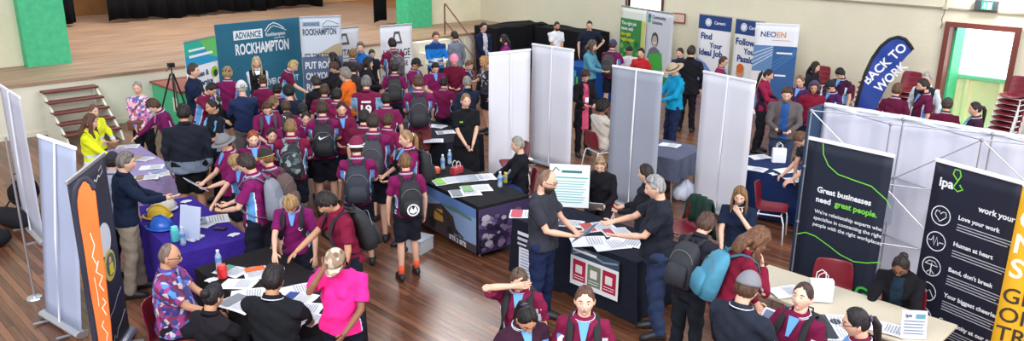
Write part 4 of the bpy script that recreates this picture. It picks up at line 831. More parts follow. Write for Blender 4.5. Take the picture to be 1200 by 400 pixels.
def person(label, px, py, h=1.7, ang=180, top='polo', tc=MRN, tc2=(96, 158, 222), sleeve='short', bot='shorts', bc=(28, 30, 44), hair='short', hc=(60, 42, 34), skin='p', pose='down', lean=0, nod=8, yaw=0,
           w=1.0, fem=False, sit=False, hat=None, hatc=(30, 30, 36), glasses=False, beard=None, pack=None, packl=None, hem=.90, belly=0, vox=None, collar=True, stand=True, mirror=False, loc=None, z0=0, lanyard=False, band=None, hairlen=.28, legs=True, tilt=0, shoes=(36, 36, 42), crest=False, socks=None):
    s = h/1.75; lean_ = math.radians(lean); i = len(PEOPLE); r = random.Random(1000+i)
    piv = Vector((0, 0, .93)); drop = Vector((0, 0, -.40 if sit else 0))
    Tt = Matrix.Translation(drop+piv) @ Matrix.Rotation(math.radians(tilt), 4, 'Y') @ Matrix.Rotation(-lean_, 4, 'X') @ Matrix.Translation(-piv)
    npv = Vector((0, -.005, 1.50)); nd = math.radians(nod)
    if fem: w *= .93
    Hm = Tt @ Matrix.Translation(npv) @ Matrix.Rotation(math.radians(yaw), 4, 'Z') @ Matrix.Rotation(lean_*.25-nd, 4, 'X') @ Matrix.Translation((0, .022, .122))
    topl = Hm @ Vector((0, 0, .125+(.012 if hair != 'bald' else 0)+(.02 if hat else 0)))
    def place(s_):
        tz = topl*s_; q = at(px, py, tz.z+z0)
        for _ in range(3):
            ax = Vector((q.x, q.y, 0)).normalized(); right = Vector((ax.y, -ax.x, 0)); a = math.radians(ang); d = -ax*math.cos(a)+right*math.sin(a)
            rz = math.atan2(d.y, d.x)-PI/2; off = Matrix.Rotation(rz, 3, 'Z') @ Vector((tz.x, tz.y, 0)); q = at(px, py, tz.z+z0)-off
        return Vector((q.x, q.y, z0)), rz
    best = None
    for df in (0, .01, -.01, .02, -.02, .03, -.03, .04, -.04, .05, -.05, .06, -.06):
        Lq, rq = place(s*(1+df)); c_ = abs(df)*1.5
        for o_ in PEOPLE: c_ += max(0, .46-(o_['L']-Lq).length)*2
        for tx, ty, hx_, hy_, tr in TABLES:
            dx, dy = Lq.x-tx, Lq.y-ty; lx_ = dx*math.cos(tr)+dy*math.sin(tr); ly_ = -dx*math.sin(tr)+dy*math.cos(tr); m_ = .20
            pen = min(hx_+m_-abs(lx_), hy_+m_-abs(ly_)); c_ += max(0, pen)*2
        if best is None or c_ < best[0]: best = (c_, Lq, rq, s*(1+df))
    _, L, rz, s = best
    dist = math.hypot(L.x, L.y)
    root = thing('person', label, 'person', L, rz)
    SM = Matrix.Scale(s, 4)
    vx = vox or (.0105 if dist < 8.5 else .014)
    hips = {}; body = MB(); shirt = MB(); pants = MB()
    fb = belly
    prof = [(.86, .150, .105, 0), (.93, .165+.012*fem, .115, 0), (1.02, .145+.01*fem, .108+fb*.6, fb*.4), (1.10, .130-.008*fem, .102+fb, fb*.5), (1.20, .142, .108+fb*.6, fb*.3), (1.30, .158, .115, .0), (1.38, .160, .105, -.005), (1.43, .140, .085, -.008), (1.47, .095, .070, -.008), (1.50, .062, .060, -.004)]
    def ringat(z, a, b, y, M, n=20): return [M @ Vector((a*math.cos(2*PI*j/n), y+b*math.sin(2*PI*j/n), z)) for j in range(n)]
    def torso(mb, grow, z0_, z1, M=Tt):
        mb.rings([ringat(z, (a+grow)*w, b+grow, y, M) for z, a, b, y in prof if z0_ <= z <= z1])
    # legs
    legj = []
    for sd in (-1, 1):
        if sit: hp = Vector((sd*.09, .0, .54)); kn = Vector((sd*.12, .40, .50)); an = Vector((sd*.13, .40+.04*sd, .09))
        else:
            st = (r.uniform(-.06, .06))*sd; hp = Vector((sd*.088, 0, .90)); kn = Vector((sd*.10, .025+st*.6, .49)); an = Vector((sd*(.11+r.uniform(0, .02)), -.01+st*1.4, .085))
        legj.append((hp, kn, an))
        body.tube([hp, (hp+kn)/2, kn, kn.lerp(an, .3), an.lerp(kn, .15), an], [.078, .068, .052, .052, .036, .035], 10, up=(0, 1, .01))
        if bot == 'shorts': e = kn.lerp(hp, .12); pants.tube([hp+Vector((0, 0, .02)), (hp+e)/2, e], [(.100*w+.004, .105), (.098, .1), (.092, .095)], 14, up=(0, 1, .01))
        elif bot in ('trousers', 'wide'): pants.tube([hp+Vector((0, 0, .02)), (hp+kn)/2, kn, kn.lerp(an, .4), an+Vector((0, 0, -.02))], [(.100*w, .105), (.088, .092), (.072, .074), (.068, .072), (.060, .066)], 14, up=(0, 1, .01))
    torso(body, -.012, .86, 1.5); 
    body.tube([Tt @ Vector((0, -.01, 1.40)), Tt @ Vector((0, -.008, 1.50)), Hm @ Vector((0, -.02, -.05)), Hm @ Vector((0, -.015, .0))], [(.06, .058), (.054, .053), (.053, .054), (.05, .05)], 14, up=(0, 1, 0))
    if bot == 'skirt': pants.rings([ringat(z, a*w, b, 0, Matrix.Translation(drop)) for z, a, b in ((.45, .22, .17), (.7, .20, .16), (.9, .185, .135), (.98, .16, .12))])
    else: pants.rings([ringat(z, a*w, b+fb*.4, fb*.2, (Tt if z > .93 else Matrix.Translation(drop))) for z, a, b in ((.84, .165, .115), (.93, .183, .13), (1.0, .17, .125))])
    # shirt torso
    rs = [(z, a, b, y) for z, a, b, y in prof if z >= .93]
    lst = [(hem, (.186 if hem > .8 else .205)+.012*fem, .152+fb*.5, fb*.3)]
    if hem < .8: lst.append((.93, .19, .14+fb*.4, fb*.3))
    loose = .024 if sleeve == 'long' or top == 'polo' else .018
    R = [ringat(z, a*w, b, y, Tt if z > .8 else (Matrix.Translation(drop))) for z, a, b, y in lst]+[ringat(z, (a+loose)*w, b+loose, y, Tt) for z, a, b, y in rs if z > hem+.02 and z > .95]
    R[-1] = ringat(1.495, .068, .066, -.006, Tt)
    shirt.rings(R)
    if fem:
        for sd in (-1, 1): shirt.ball(Tt @ Vector((sd*.068, .088+fb*.3, 1.275)), (.066, .058, .062), 12, 8)
    # arms
    pr_, pl_ = POSES[pose]; arms = []
    if mirror: pr_, pl_ = (-pl_[0], pl_[1], pl_[2]), (-pr_[0], pr_[1], pr_[2])
    extra = MB()
    for sd, tg in ((1, pr_), (-1, pl_)):
        sh = Tt @ Vector((sd*.170*w, -.01, 1.405)); tgt = Vector(tg)
        if pose in ('chin', 'face', 'shield', 'strap', 'gesture', 'gesturel', 'hold', 'phone', 'cross', 'hip', 'hips', 'clasp') : tgt = Tt @ tgt
        else: tgt = tgt+drop*(.55 if tg[2] < .95 else 1)*(1 if sit else 0)+Vector((0, .35*math.sin(lean_), 0))
        hint = Vector((sd*.7, -.5, -.5)) if not pose.startswith('hip') else Vector((sd, -.3, 0))
        if pose in ('chin', 'face') and sd == (-1 if mirror else 1): hint = Vector((sd*.55, .5, -1))
        if pose in ('shield',) and sd == (-1 if mirror else 1): hint = Vector((sd*1.2, .1, -.1))
        el, wr = ik(sh, tgt, .285, .255, hint); arms.append((sh, el, wr))
        inn = Tt @ Vector((sd*.10*w, -.01, 1.40))
        body.tube([inn, sh, sh.lerp(el, .4), el, el.lerp(wr, .3), wr], [.05, .050, .044*(.9 if fem else 1), .036, .037*(.92 if fem else 1), .025], 10, up=(0, 1, .1))
        fd = (wr-el).normalized()
        if pose in ('table', 'write'): fd = (fd+Vector((0, .5, -.1))).normalized()
        inward = Vector((-sd, 0, 0)); pn = (inward-fd*inward.dot(fd));
        if pn.length < .2: pn = Vector((0, 0, -1))-fd*(-fd.z)
        pn.normalize()
        if pose in ('hold', 'write', 'table', 'reach', 'reachl', 'phone', 'gesture', 'gesturel', 'point'): 
            dn = Vector((-.3*sd, 0, -1 if pose not in ('hold', 'phone', 'gesture', 'gesturel') else 1)); pn = (dn-fd*dn.dot(fd)).normalized()
        if pose in ('face', 'chin', 'shield') and sd == (-1 if mirror else 1): dn = Vector((0, -1, 0)); pn = (dn-fd*dn.dot(fd)).normalized()
        sdv = fd.cross(pn).normalized()
        if sdv.dot(Vector((0, 1, .5))) < 0: sdv = -sdv   # thumb side
        pal = wr+fd*.05
        body.tube([wr-fd*.02, wr+fd*.02, wr+fd*.06, wr+fd*.088], [(.026, .02), (.036, .017), (.041, .016), (.038, .013)], 10, up=pn)
        curl = .75 if pose in ('hold', 'phone', 'strap', 'write', 'clasp') else .35
        for k, (oo, ln) in enumerate(((.028, .068), (.010, .078), (-.009, .072), (-.027, .056))):
            p0 = wr+fd*.075+sdv*oo; dd = fd; pts = [p0]; 
            for g in range(3):
                a_ = curl*(.5+g*.5); dd = (fd*math.cos(a_)+pn*math.sin(a_)).normalized(); pts.append(pts[-1]+dd*ln/3)
            extra.tube(pts, [.0095, .0088, .008, .006], 7, up=pn)
        tb = wr+fd*.025+sdv*.028; td = (fd*.65+sdv*.75+pn*.25).normalized(); extra.tube([tb, tb+td*.035, tb+td*.05+fd*.02], [.012, .0105, .008], 7, up=pn)
        if sleeve == 'long': shirt.tube([inn, sh, sh.lerp(el, .5), el, el.lerp(wr, .5), wr-fd*.01], [.075, .070, .060, .054, .046, .038], 12, up=(0, 1, .1))
        elif sleeve == 'short': shirt.tube([inn, sh, sh.lerp(el, .35), sh.lerp(el, .74)], [.075, .072, .066, .066], 12, up=(0, 1, .1))
        else: shirt.tube([inn, sh], [.07, .055], 12, up=(0, 1, .1))
    # shoes
    for sd, (hp, kn, an) in zip((-1, 1), legj):
        mb = MB(); x, y = an.x, an.y
        mb.rings([[(x+a*math.cos(2*PI*j/12)+sd*.01*(yy > .1), y+yy, .045*1+zc*math.sin(2*PI*j/12)+(zc-.045)) for j in range(12)] for yy, a, zc in ((-.075, .02, .03), (-.06, .036, .05), (0, .042, .062), (.06, .046, .05), (.13, .048, .040), (.18, .038, .030), (.2, .015, .018))]); mb.v = [(a_, b_, max(.0, c_)) for a_, b_, c_ in mb.v]
        mb.xf(SM); mb.obj('shoe', mat(shoes, .5), root, smooth=True)
    if socks:
        for hp, kn, an in legj:
            mb = MB(); mb.tube([an+Vector((0, 0, -.02)), an.lerp(kn, .15), an.lerp(kn, .32)], [.040, .041, .047], 12, up=(0, 1, .01)); mb.xf(SM); mb.obj('sock', mat(socks, .8), root, smooth=True)
    for m_ in (body, shirt, pants, extra): m_.xf(SM)
    hx = MB(); add_head(hx, SM @ Hm, fem); 
    brow = hc if hair != 'bald' or beard else (120, 100, 85)
    sk = SK[skin] if isinstance(skin, str) else skin
    bm_ = [skinm(sk), mat((236, 234, 230), .3), mat((48, 34, 28), .2), mat(tuple(int(a_*b_) for a_, b_ in zip(sk, (.86, .62, .62))), .5), hairm(tuple(int(x*.8) for x in brow))]
    PEND.append(('body', body, root, bm_, vx, None, 0, (extra, hx), Tt, s))
    rule = None; tm = [cloth(tc)]
    if top == 'polo': rule = 'side'; tm = [cloth(tc), cloth(tc2), mat((228, 230, 240), .8)]
    elif top in ('pink', 'bands', 'open', 'hemline', 'yoke', 'stripe', 'vest', 'jersey', 'piping'): rule = top; tm = [cloth(tc), cloth(tc2), mat((205, 215, 225), .45)]
    elif top == 'floral': tm = [mat(tc, .85, kind='floral', scale=22, col2=tuple(tc2), bump=.2, bscale=20)]
    if hem < .3: pass
    PEND.append(('shirt', shirt, root, tm, vx, rule, .0085, None, Tt, s))
    if legs: PEND.append(('shorts' if bot == 'shorts' else 'skirt' if bot == 'skirt' else 'trousers', pants, root, [cloth(bc)], vx*1.25, None, .008, None, Tt, s))
    TM = SM @ Tt; HM = SM @ Hm
    # collar
    if collar:
        cc = tc2 if top == 'pink' else tc if top != 'vest' else (235, 238, 242)
        mb = MB(); mb.rings([torus_pts(TM, (0, y, z), a, b, 20, ti) for y, z, a, b, ti in ((-.004, 1.478, .082, .078, -.012), (-.002, 1.515, .066, .064, -.016), (-.002, 1.522, .070, .067, -.016), (-.0, 1.470, .092, .086, -.014))], closed=True); colo = mb.obj('collar', cloth(cc), root, smooth=True)
        if top == 'polo':
            for z, a, b in ((1.492, .087, .082), (1.480, .0905, .085)):
                mb = MB(); mb.tube(torus_pts(TM, (0, -.001, z), a, b, 22, -.015), .0033*s, 5, closed=True); mb.obj('collar_stripe', mat((222, 226, 238), .7), colo)
            mb = MB(); mb.add([TM @ Vector(p) for p in ((-.045, .090, 1.478), (.045, .090, 1.478), (.012, .156+.03*fem, 1.34), (-.012, .156+.03*fem, 1.34))], [(0, 1, 2, 3)]); o = mb.obj('placket', mat(tc2, .8), root); m = o.modifiers.new('s', 'SOLIDIFY'); m.thickness = .012
        if top == 'piping':
            mb = MB(); mb.tube(torus_pts(TM, (0, 0, 1.487), .088, .083, 22, -.015), .004*s, 5, closed=True); mb.obj('collar_stripe', mat((222, 226, 238), .7), colo)
        if top == 'vest':
            mb = MB(); mb.add([TM @ Vector(p) for p in ((-.06, .085, 1.47), (.06, .085, 1.47), (.0, .165, 1.24))], [(0, 1, 2)]); o = mb.obj('shirt_front', mat((235, 238, 242), .8), root); m = o.modifiers.new('s', 'SOLIDIFY'); m.thickness = .012
    if crest:
        p = Panel(TM @ Vector((-.10, .168, 1.30)), (1, 0, 0), (0, 0, 1), (0, 1, .25)); p.disc(0, 0, .024*s, (226, 228, 238), 14); p.disc(0, 0, .016*s, tc, 12); p.d and [m_.obj('crest', mat(c, .6), root) for (nm, c), m_ in p.d.items()]
    # hair
    if hair in ('short', 'pulled', 'fringe', 'bald', 'long', 'curly', 'bun', 'ponytail', 'afro', 'shaggy', 'crop'):
        mb = MB(); ln = {'curly': 'long', 'bun': 'pulled', 'ponytail': 'pulled', 'afro': 'short', 'shaggy': 'fringe', 'crop': 'short'}.get(hair, hair)
        th = {'short': .012, 'pulled': .006, 'fringe': .015, 'bald': .0025, 'long': .013, 'curly': .02, 'bun': .007, 'ponytail': .007, 'afro': .045, 'shaggy': .020, 'crop': .005}[hair]
        hair_cap(mb, HM, ln, th, 50+i, part=fem)
        if hair in ('long', 'curly'):
            Lh = hairlen; rg = []; n = 22
            for k in range(9):
                t_ = k/8; z = .03-Lh*t_; yy = -.052-.055*min(1, t_*2.2); aa = (.080+.02*math.sin(PI*t_)) * (1 if t_ < .9 else .7); bb = .052-.02*t_
                rg.append([HM @ Vector(((aa+.005*math.sin(j*3+k*.8))*math.cos(2*PI*j/n), yy+(bb+.004*math.sin(j*2.3+k))*math.sin(2*PI*j/n), z+.012*math.sin(j*5)*(k == 8))) for j in range(n)])
            mb.rings(rg)
            for sd in (-1, 1): mb.tube([HM @ Vector(q_) for q_ in ((sd*.066, .035, .06), (sd*.083, .03, -.02), (sd*.088, .035, -.12), (sd*.085, .07, -.20 if Lh > .2 else -.14), (sd*.075, .09, -.06-Lh*.9))], [(.012*s, .02*s), (.016*s, .03*s), (.018*s, .034*s), (.017*s, .03*s), (.006*s, .012*s)], 10, up=(0, 1, 0))
        if hair == 'ponytail':
            k_ = min(hairlen, .34); mb.tube([HM @ Vector(q_) for q_ in ((0, -.085, .035), (0, -.125, .03), (0, -.145, -.03), (.01, -.14, -.12), (.015, -.12, -.06-k_))], [(.02*s, .02*s), (.026*s, .026*s), (.034*s, .03*s), (.030*s, .026*s), (.006*s, .006*s)], 12, up=(1, 0, 0))
        hairo = mb.obj('hair', hairm(hc), root, smooth=True)
        if hair == 'bun': mb = MB(); mb.ball(HM @ Vector((0, -.095, .05)), (.045*s, .04*s, .042*s), 16, 10); mb.obj('bun', hairm(hc), hairo, smooth=True)
        if hair == 'ponytail': mb = MB(); mb.tube([HM @ Vector((.024*math.cos(q_*.9), -.108, .034+.024*math.sin(q_*.9))) for q_ in range(7)], .007*s, 6, closed=True, up=(0, 1, 0)); mb.obj('hair_tie', mat((90, 80, 120) if i % 2 else (220, 220, 230), .6), hairo)
    if beard:
        mb = MB(); x, y, z = HD.T; mk = sstep(-.28, -.42, z)*sstep(1.55, 1.35, AZ)*(1-np.exp(-(x/.2)**2-((z+.46)/.07)**2)*(y > 0)); th = {'full': .016, 'long': .034, 'stubble': .004}[beard[0]]*mk
        P = np.where((mk <= .02)[:, None], HB*.92, HB+HD*th[:, None]+np.array([0, 0, -1])*(th*.5)[:, None]); mb.add([tuple(HM @ Vector(p)) for p in P], [f for f in HF if max(mk[q_] for q_ in f) > .02]); mb.obj('beard', hairm(beard[1]), root, smooth=True)
    if glasses:
        mb = MB()
        up_ = glasses == 'up'; gy, gz = (.085, .062) if up_ else (.096, .006)
        for sd in (-1, 1):
            mb.tube([HM @ Vector((sd*.031+.021*math.cos(q_*PI/5), gy+(-.012 if up_ else 0), gz+(.03 if up_ else 0)+.015*math.sin(q_*PI/5))) for q_ in range(10)], .0024*s, 5, closed=True, up=(0, 1, 0))
            mb.tube([HM @ Vector((sd*.052, gy-.004-(.012 if up_ else 0), gz+.004+(.03 if up_ else 0))), HM @ Vector((sd*.082, .02, gz+.004+(.02 if up_ else 0))), HM @ Vector((sd*.080, -.02, .012+(.03 if up_ else 0)))], .0024*s, 5)
        mb.tube([HM @ Vector((-.01, gy+.002-(.012 if up_ else 0), gz+.003+(.03 if up_ else 0))), HM @ Vector((.01, gy+.002-(.012 if up_ else 0), gz+.003+(.03 if up_ else 0)))], .0024*s, 5)
        mb.obj('glasses', mat((26, 26, 30), .3), root)
    # hats
    if hat:
        hm = mat(hatc, .85, bump=.2, bscale=40) if not isinstance(hatc[0], tuple) else mat(hatc[0], .85, kind='camo', scale=26, col2=hatc)
        x, y, z = HD.T; mb = MB()
        if hat == 'hood': mk = sstep(-.9, -.7, z)*(AZ > .75)+(z > .62); gr = .028
        elif hat == 'beanie': mk = (z > .12)*1.0; gr = .022
        else: mk = (z > .22)*1.0; gr = .019
        P = HS+HD*gr; P[:, 2] += .006*(z > .3)
        mb.add([tuple(HM @ Vector(p)) for p in P], [f for f in HF if all(mk[q_] > .5 for q_ in f)])
        o = hato = mb.obj({'hood': 'hood', 'capback': 'cap', 'bucket': 'bucket_hat', 'straw': 'straw_hat'}.get(hat, hat), hm, root, smooth=True); m = o.modifiers.new('s', 'SOLIDIFY'); m.thickness = .006
        if hat in ('cap', 'capback'):
            sg = 1 if hat == 'cap' else -1; mb = MB(); vs = []; nn = 12
            for a_ in range(5):
                for j in range(nn+1):
                    ph = -1.15+2.3*j/nn; rx = .094+a_*.002; ry = (.108+.0175*a_*(math.cos(ph*1.1))); vs.append(HM @ Vector((rx*math.sin(ph), sg*ry*math.cos(ph*.9) if a_ else sg*.106*math.cos(ph), .034-.0035*a_-.012*(math.sin(ph)**2)*1.2)))
            mb.add(vs, [(q_*(nn+1)+j, q_*(nn+1)+j+1, (q_+1)*(nn+1)+j+1, (q_+1)*(nn+1)+j) for q_ in range(4) for j in range(nn)]); o = mb.obj('brim', hm if band is None else mat(band, .8), hato, smooth=True); m = o.modifiers.new('s', 'SOLIDIFY'); m.thickness = .005
            if band is not None: mb = MB(); mb.tube(torus_pts(HM, (0, 0, .038), .099, .116, 24), [(.010*s, .003*s)]*24, 6, closed=True); mb.obj('cap_band', mat(band, .8), hato)
        if hat in ('bucket', 'straw'):
            mb = MB(); k_ = .055 if hat == 'bucket' else .095; mb.rings([torus_pts(HM, (0, 0, z_), a_, b_, 26) for z_, a_, b_ in ((.034, .094, .110), (.018 if hat == 'bucket' else .030, .094+k_, .112+k_), (.022 if hat == 'bucket' else .036, .094+k_, .112+k_), (.042, .094, .110))], closed=True); mb.obj('brim', hm, hato, smooth=True)
            if hat == 'straw': mb = MB(); mb.tube(torus_pts(HM, (0, 0, .05), .099, .116, 24), [(.012*s, .003*s)]*24, 6, closed=True); mb.obj('hat_band', mat((96, 74, 56), .8), hato)
    if lanyard:
        mb = MB(); mb.tube([TM @ Vector(q_) for q_ in ((-.06, .07, 1.48), (-.04, .15, 1.38), (0, .165, 1.22), (.04, .15, 1.38), (.06, .07, 1.48))], .005, 6); mb.obj('lanyard', mat((24, 24, 30), .7), root)
        mb = MB(); Q = TM @ Vector((0, .175, 1.17)); mb.box((Q.x-.035, Q.y-.004, Q.z-.05), (Q.x+.035, Q.y+.004, Q.z+.04)); mb.obj('badge', WHITE, root)
    info = dict(root=root, TM=TM, HM=HM, s=s, arms=[tuple(SM @ q_ for q_ in a_) for a_ in arms], rz=rz, L=L, w=w, label=label)
    PEOPLE.append(info)
    if sit: dup(chair0, (L.x, L.y, 0), rz, 'maroon chair seating the '+sit)
    if pack: backpack(info, pack, packl or ('backpack worn by the '+label))
    return info
def backpack(info, c, label, logo=None):
    c2 = None
    if isinstance(c, str): c, c2 = {'camo': ((46, 56, 62), ((40, 48, 54), (80, 96, 96), (130, 150, 150), (30, 34, 40))), 'nike': ((28, 30, 36), None), 'emblem': ((30, 32, 38), None), 'camo2': ((90, 84, 84), ((60, 54, 56), (110, 100, 100), (80, 76, 84)))}[c]
    kind = c; t = thing('backpack', label, 'backpack', info['L'], info['rz']); TM = info['TM']; w = info['w']
    m = mat(c, .75, bump=.35, bscale=14, noise=.15, scale=10) if not c2 else mat(c, .8, kind='camo', scale=18, col2=tuple(c2))
    dk = mat(tuple(int(x*.7) for x in c), .8)
    def sq(hw, hd, y, z, n=20, p=3.2):
        out = []
        for j in range(n):
            a = 2*PI*j/n; ca, sa = math.cos(a), math.sin(a); out.append(TM @ Vector((hw*math.copysign(abs(ca)**(2/p), ca), y+hd*math.copysign(abs(sa)**(2/p), sa), z)))
        return out
    mb = MB(); mb.rings([sq(a, b, y, z) for z, a, b, y in ((.97, .10, .05, -.215), (.985, .135, .08, -.225), (1.10, .150, .095, -.235), (1.25, .148, .085, -.225), (1.37, .130, .068, -.205), (1.425, .09, .04, -.185), (1.44, .04, .02, -.18))]); mb.obj('body', m, t, smooth=True)
    mb = MB(); mb.rings([sq(a, b, y, z) for z, a, b, y in ((1.0, .08, .02, -.31), (1.01, .115, .035, -.325), (1.12, .12, .04, -.335), (1.2, .105, .03, -.325), (1.225, .06, .01, -.31))]); pko = mb.obj('front_pocket', m, t, smooth=True)
    mb = MB(); mb.tube([TM @ Vector(q) for q in ((-.03, -.18, 1.43), (-.025, -.185, 1.475), (.025, -.185, 1.475), (.03, -.18, 1.43))], .008, 6, up=(0, 1, 0)); mb.obj('top_handle', dk, t)
    mb = MB(); mb.tube([TM @ Vector((.13*math.sin(a), -.315+.03*abs(math.sin(a)), 1.22+.14*math.cos(a))) for a in [-1.4+2.8*i/12 for i in range(13)]], .004, 5, up=(0, 1, 0)); mb.obj('zip', mat((110, 112, 120), .5), pko)
    for sd in (-1, 1):
        q = [(sd*.07, -.16, 1.42), (sd*.085, -.08, 1.475), (sd*.095, .0, 1.478), (sd*.105, .085, 1.44), (sd*.115, .148, 1.34), (sd*.13, .15, 1.22), (sd*.165*w, .09, 1.10), (sd*.175*w, -.03, 1.04), (sd*.13, -.16, 1.01)]
        mb = MB(); mb.tube([TM @ Vector((a*(1 if k > 6 else 1), b+(.012 if k in (4, 5) else 0), z)) for k, (a, b, z) in enumerate(q)], [(.028, .008)]*6+[(.02, .006), (.014, .005), (.012, .005)], 8, up=TM.to_3x3() @ Vector((0, 0, 1)) if False else (0, .3, 1)); mb.obj('strap', dk if not c2 else m, t, smooth=True)
    if kind == c and label.find('tick') >= 0:
        p = Panel(TM @ Vector((.0, -.378, 1.16)), (-1, 0, 0), (0, 0, 1), (0, -1, 0)) if False else Panel(TM @ Vector((0.0, -.325, 1.28)), (1, 0, 0), (0, 0, 1), (0, -1, 0))
        p.poly([(-.07, .0), (-.045, -.03), (.09, .035), (-.035, -.005), (-.05, .03)], LW); p.finish(t)
    if label.find('emblem') >= 0:
        p = Panel(TM @ Vector((0.0, -.378, 1.1)), (1, 0, 0), (0, 0, 1), (0, -1, 0)); p.disc(0, 0, .075, LW); p.disc(0, .0, .058, (30, 32, 38)); p.poly([(-.05, -.02), (-.02, .045), (0, .0), (.03, .05), (.05, -.02), (.0, -.045)], LW); p.finish(t)
    return t
def held(info, kind, label, col=(234, 236, 242), hand=0, w=.21, h=.29):
    wr = info['arms'][hand][2]; el = info['arms'][hand][1]; d = (wr-el).normalized(); M = Matrix.Rotation(info['rz'], 4, 'Z')
    P0 = wr+d*.11; 
    if kind in ('paper', 'clipboard', 'magazine'):
        o_l = info['arms'][1-hand][2]; mid = (wr+o_l)/2; P0 = Vector((mid.x if (wr-o_l).length < .35 else wr.x*.6, max(wr.y, o_l.y)+.13, max(wr.z, 0)+.02))
        t = thing('paper_sheet' if kind == 'paper' else kind, label, 'paper', info['L']+(M @ P0), info['rz']); Rx = Matrix.Rotation(math.radians(38), 4, 'X')
        mb = MB(); mb.box((-w/2, -h/2, -.003), (w/2, h/2, .003), M=Rx); mb.obj('sheet', mat(col, .6), t)
        p = Panel(Rx @ Vector((-w/2, -h/2, .004)), (1, 0, 0), Rx.to_3x3() @ Vector((0, 1, 0)), Rx.to_3x3() @ Vector((0, 0, 1))); rows(p, .02, w-.02, h*.55, 6, .025, (140, 144, 158), .008); p.rect(.02, h*.68, w-.02, h-.02, (110, 120, 150)); p.finish(t)
    elif kind == 'phone':
        t = thing('phone', label, 'phone', info['L']+(M @ P0), info['rz']); Rx = Matrix.Rotation(math.radians(50), 4, 'X'); mb = MB(); mb.box((-.037, -.075, -.005), (.037, .075, .005), M=Rx); mb.obj('case', mat(col, .4), t); mb = MB(); mb.box((-.032, -.068, .005), (.032, .068, .0065), M=Rx); mb.obj('screen', mat((30, 34, 46), .15), t)
    elif kind == 'bag': t = paperbag(label, info['L']+(M @ (P0+Vector((0, 0, -.42)))), info['rz']+.4, col, .19, .28, (70, 90, 190))
    return t
def handbag(info, label, c):
    TM = info['TM']; t = thing('handbag', label, 'bag', info['L'], info['rz']); mb = MB(); Q = TM @ Vector((.06, .20, 1.0)); mb.box((Q.x-.13, Q.y-.04, Q.z-.09), (Q.x+.13, Q.y+.04, Q.z+.08)); bevel(mb.obj('body', mat(c, .5), t), .02)
    mb = MB(); mb.tube([TM @ Vector(q) for q in ((.17, .17, 1.05), (.10, .16, 1.25), (-.10, .1, 1.46), (-.13, -.05, 1.45), (0, -.15, 1.2), (.15, -.08, 1.05))], .008, 6); mb.obj('strap', mat(c, .5), t)

def flush():
    C2 = bpy.data.collections.new('tmp'); C.children.link(C2); obs = []
    for nm, mb, root, mats, vx, rule, amp, ext, Tt, s in PEND:
        me = mb.mesh(nm, mats[0]); o = bpy.data.objects.new(nm, me); C2.objects.link(o)
        m = o.modifiers.new('r', 'REMESH'); m.mode = 'VOXEL'; m.voxel_size = vx; m.adaptivity = 0
        m = o.modifiers.new('s', 'SMOOTH'); m.factor = .5; m.iterations = 4 if nm != 'body' else 2; obs.append(o)
    dg = bpy.context.evaluated_depsgraph_get(); dg.update()
    for o, (nm, mb, root, mats, vx, rule, amp, ext, Tt, s) in zip(obs, PEND):
        me = bpy.data.meshes.new_from_object(o.evaluated_get(dg)); me.name = nm; n = len(me.vertices)
        co = np.empty(n*3, np.float32); me.vertices.foreach_get('co', co); co = co.reshape(-1, 3)
        if amp:
            no = np.empty(n*3, np.float32); me.vertex_normals.foreach_get('vector', no); no = no.reshape(-1, 3)
            sd = hash((round(float(root.location.x), 3), nm == 'shirt')) % 97; x, y, z = co.T
            f = np.sin(x*21+z*34+sd)*.5+np.sin(y*27-z*19+x*13+sd*2)*.5+np.sin(z*52+x*31+y*23+sd)*.35+np.sin(x*60-y*44+z*17)*.2
            co2 = co+no*(amp*f)[:, None]; me.vertices.foreach_set('co', co2.astype(np.float32).ravel())
        me.materials.clear()
        for m in mats: me.materials.append(m)
        k = len(me.polygons); c = np.empty(k*3, np.float32); me.polygons.foreach_get('center', c); c = c.reshape(-1, 3)/s
        if rule:
            I = np.array(Tt.inverted())[:3]; L = c @ I[:, :3].T+I[:, 3]; x, y, z = L.T; ax = np.abs(x); mi = np.zeros(k, np.int32)
            if rule == 'side': mi[(ax > .125) & (ax < .21) & (z < 1.34) & (np.abs(y) < .055)] = 1; mi[(ax > .118) & (ax < .2) & (z < 1.33) & (np.abs(y) > .05) & (np.abs(y) < .062)] = 2
            elif rule == 'bands': mi[(z > .99) & (z < 1.04)] = 2; mi[(z > 1.10) & (z < 1.15)] = 2; mi[(z > 1.36) | (ax > .30)] = 1
            elif rule == 'pink': mi[(ax > .13) & (ax < .235) & (z < 1.30) & (np.abs(y) < .06)] = 1; mi[(ax > .13) & (ax < .235) & (z < 1.26) & (np.abs(y-.065) < .007)] = 2
            elif rule == 'open': mi[(ax < .055+.02*(1.4-z)) & (y > .02)] = 1
            elif rule == 'hemline': mi[z < 1.0] = 1
            elif rule == 'yoke': mi[z > 1.36] = 1; mi[(z > 1.06) & (z < 1.10)] = 2
            elif rule == 'stripe': mi[(ax > .12) & (ax < .165) & (y > -.2) & (z < 1.42)] = 1
            elif rule == 'vest': mi[(ax > .165)] = 2
            elif rule == 'jersey': mi[(ax > .15) & (z < 1.4)] = 1; mi[(ax > .25)] = 2
            elif rule == 'piping': mi[(ax > .16) & (z < 1.3) & (y > .03) & (y < .05)] = 2
            me.polygons.foreach_set('material_index', mi)
        if ext:
            bm = bmesh.new(); bm.from_mesh(me)
            for e in ext:
                m2 = e.mesh('x', mats); bm.from_mesh(m2); bpy.data.meshes.remove(m2)
            bm.to_mesh(me); bm.free()
        me.shade_smooth(); ob = bpy.data.objects.new(nm, me); C.objects.link(ob); ob.parent = root
    for o in obs:
        d = o.data; bpy.data.objects.remove(o); bpy.data.meshes.remove(d)
    bpy.data.collections.remove(C2)
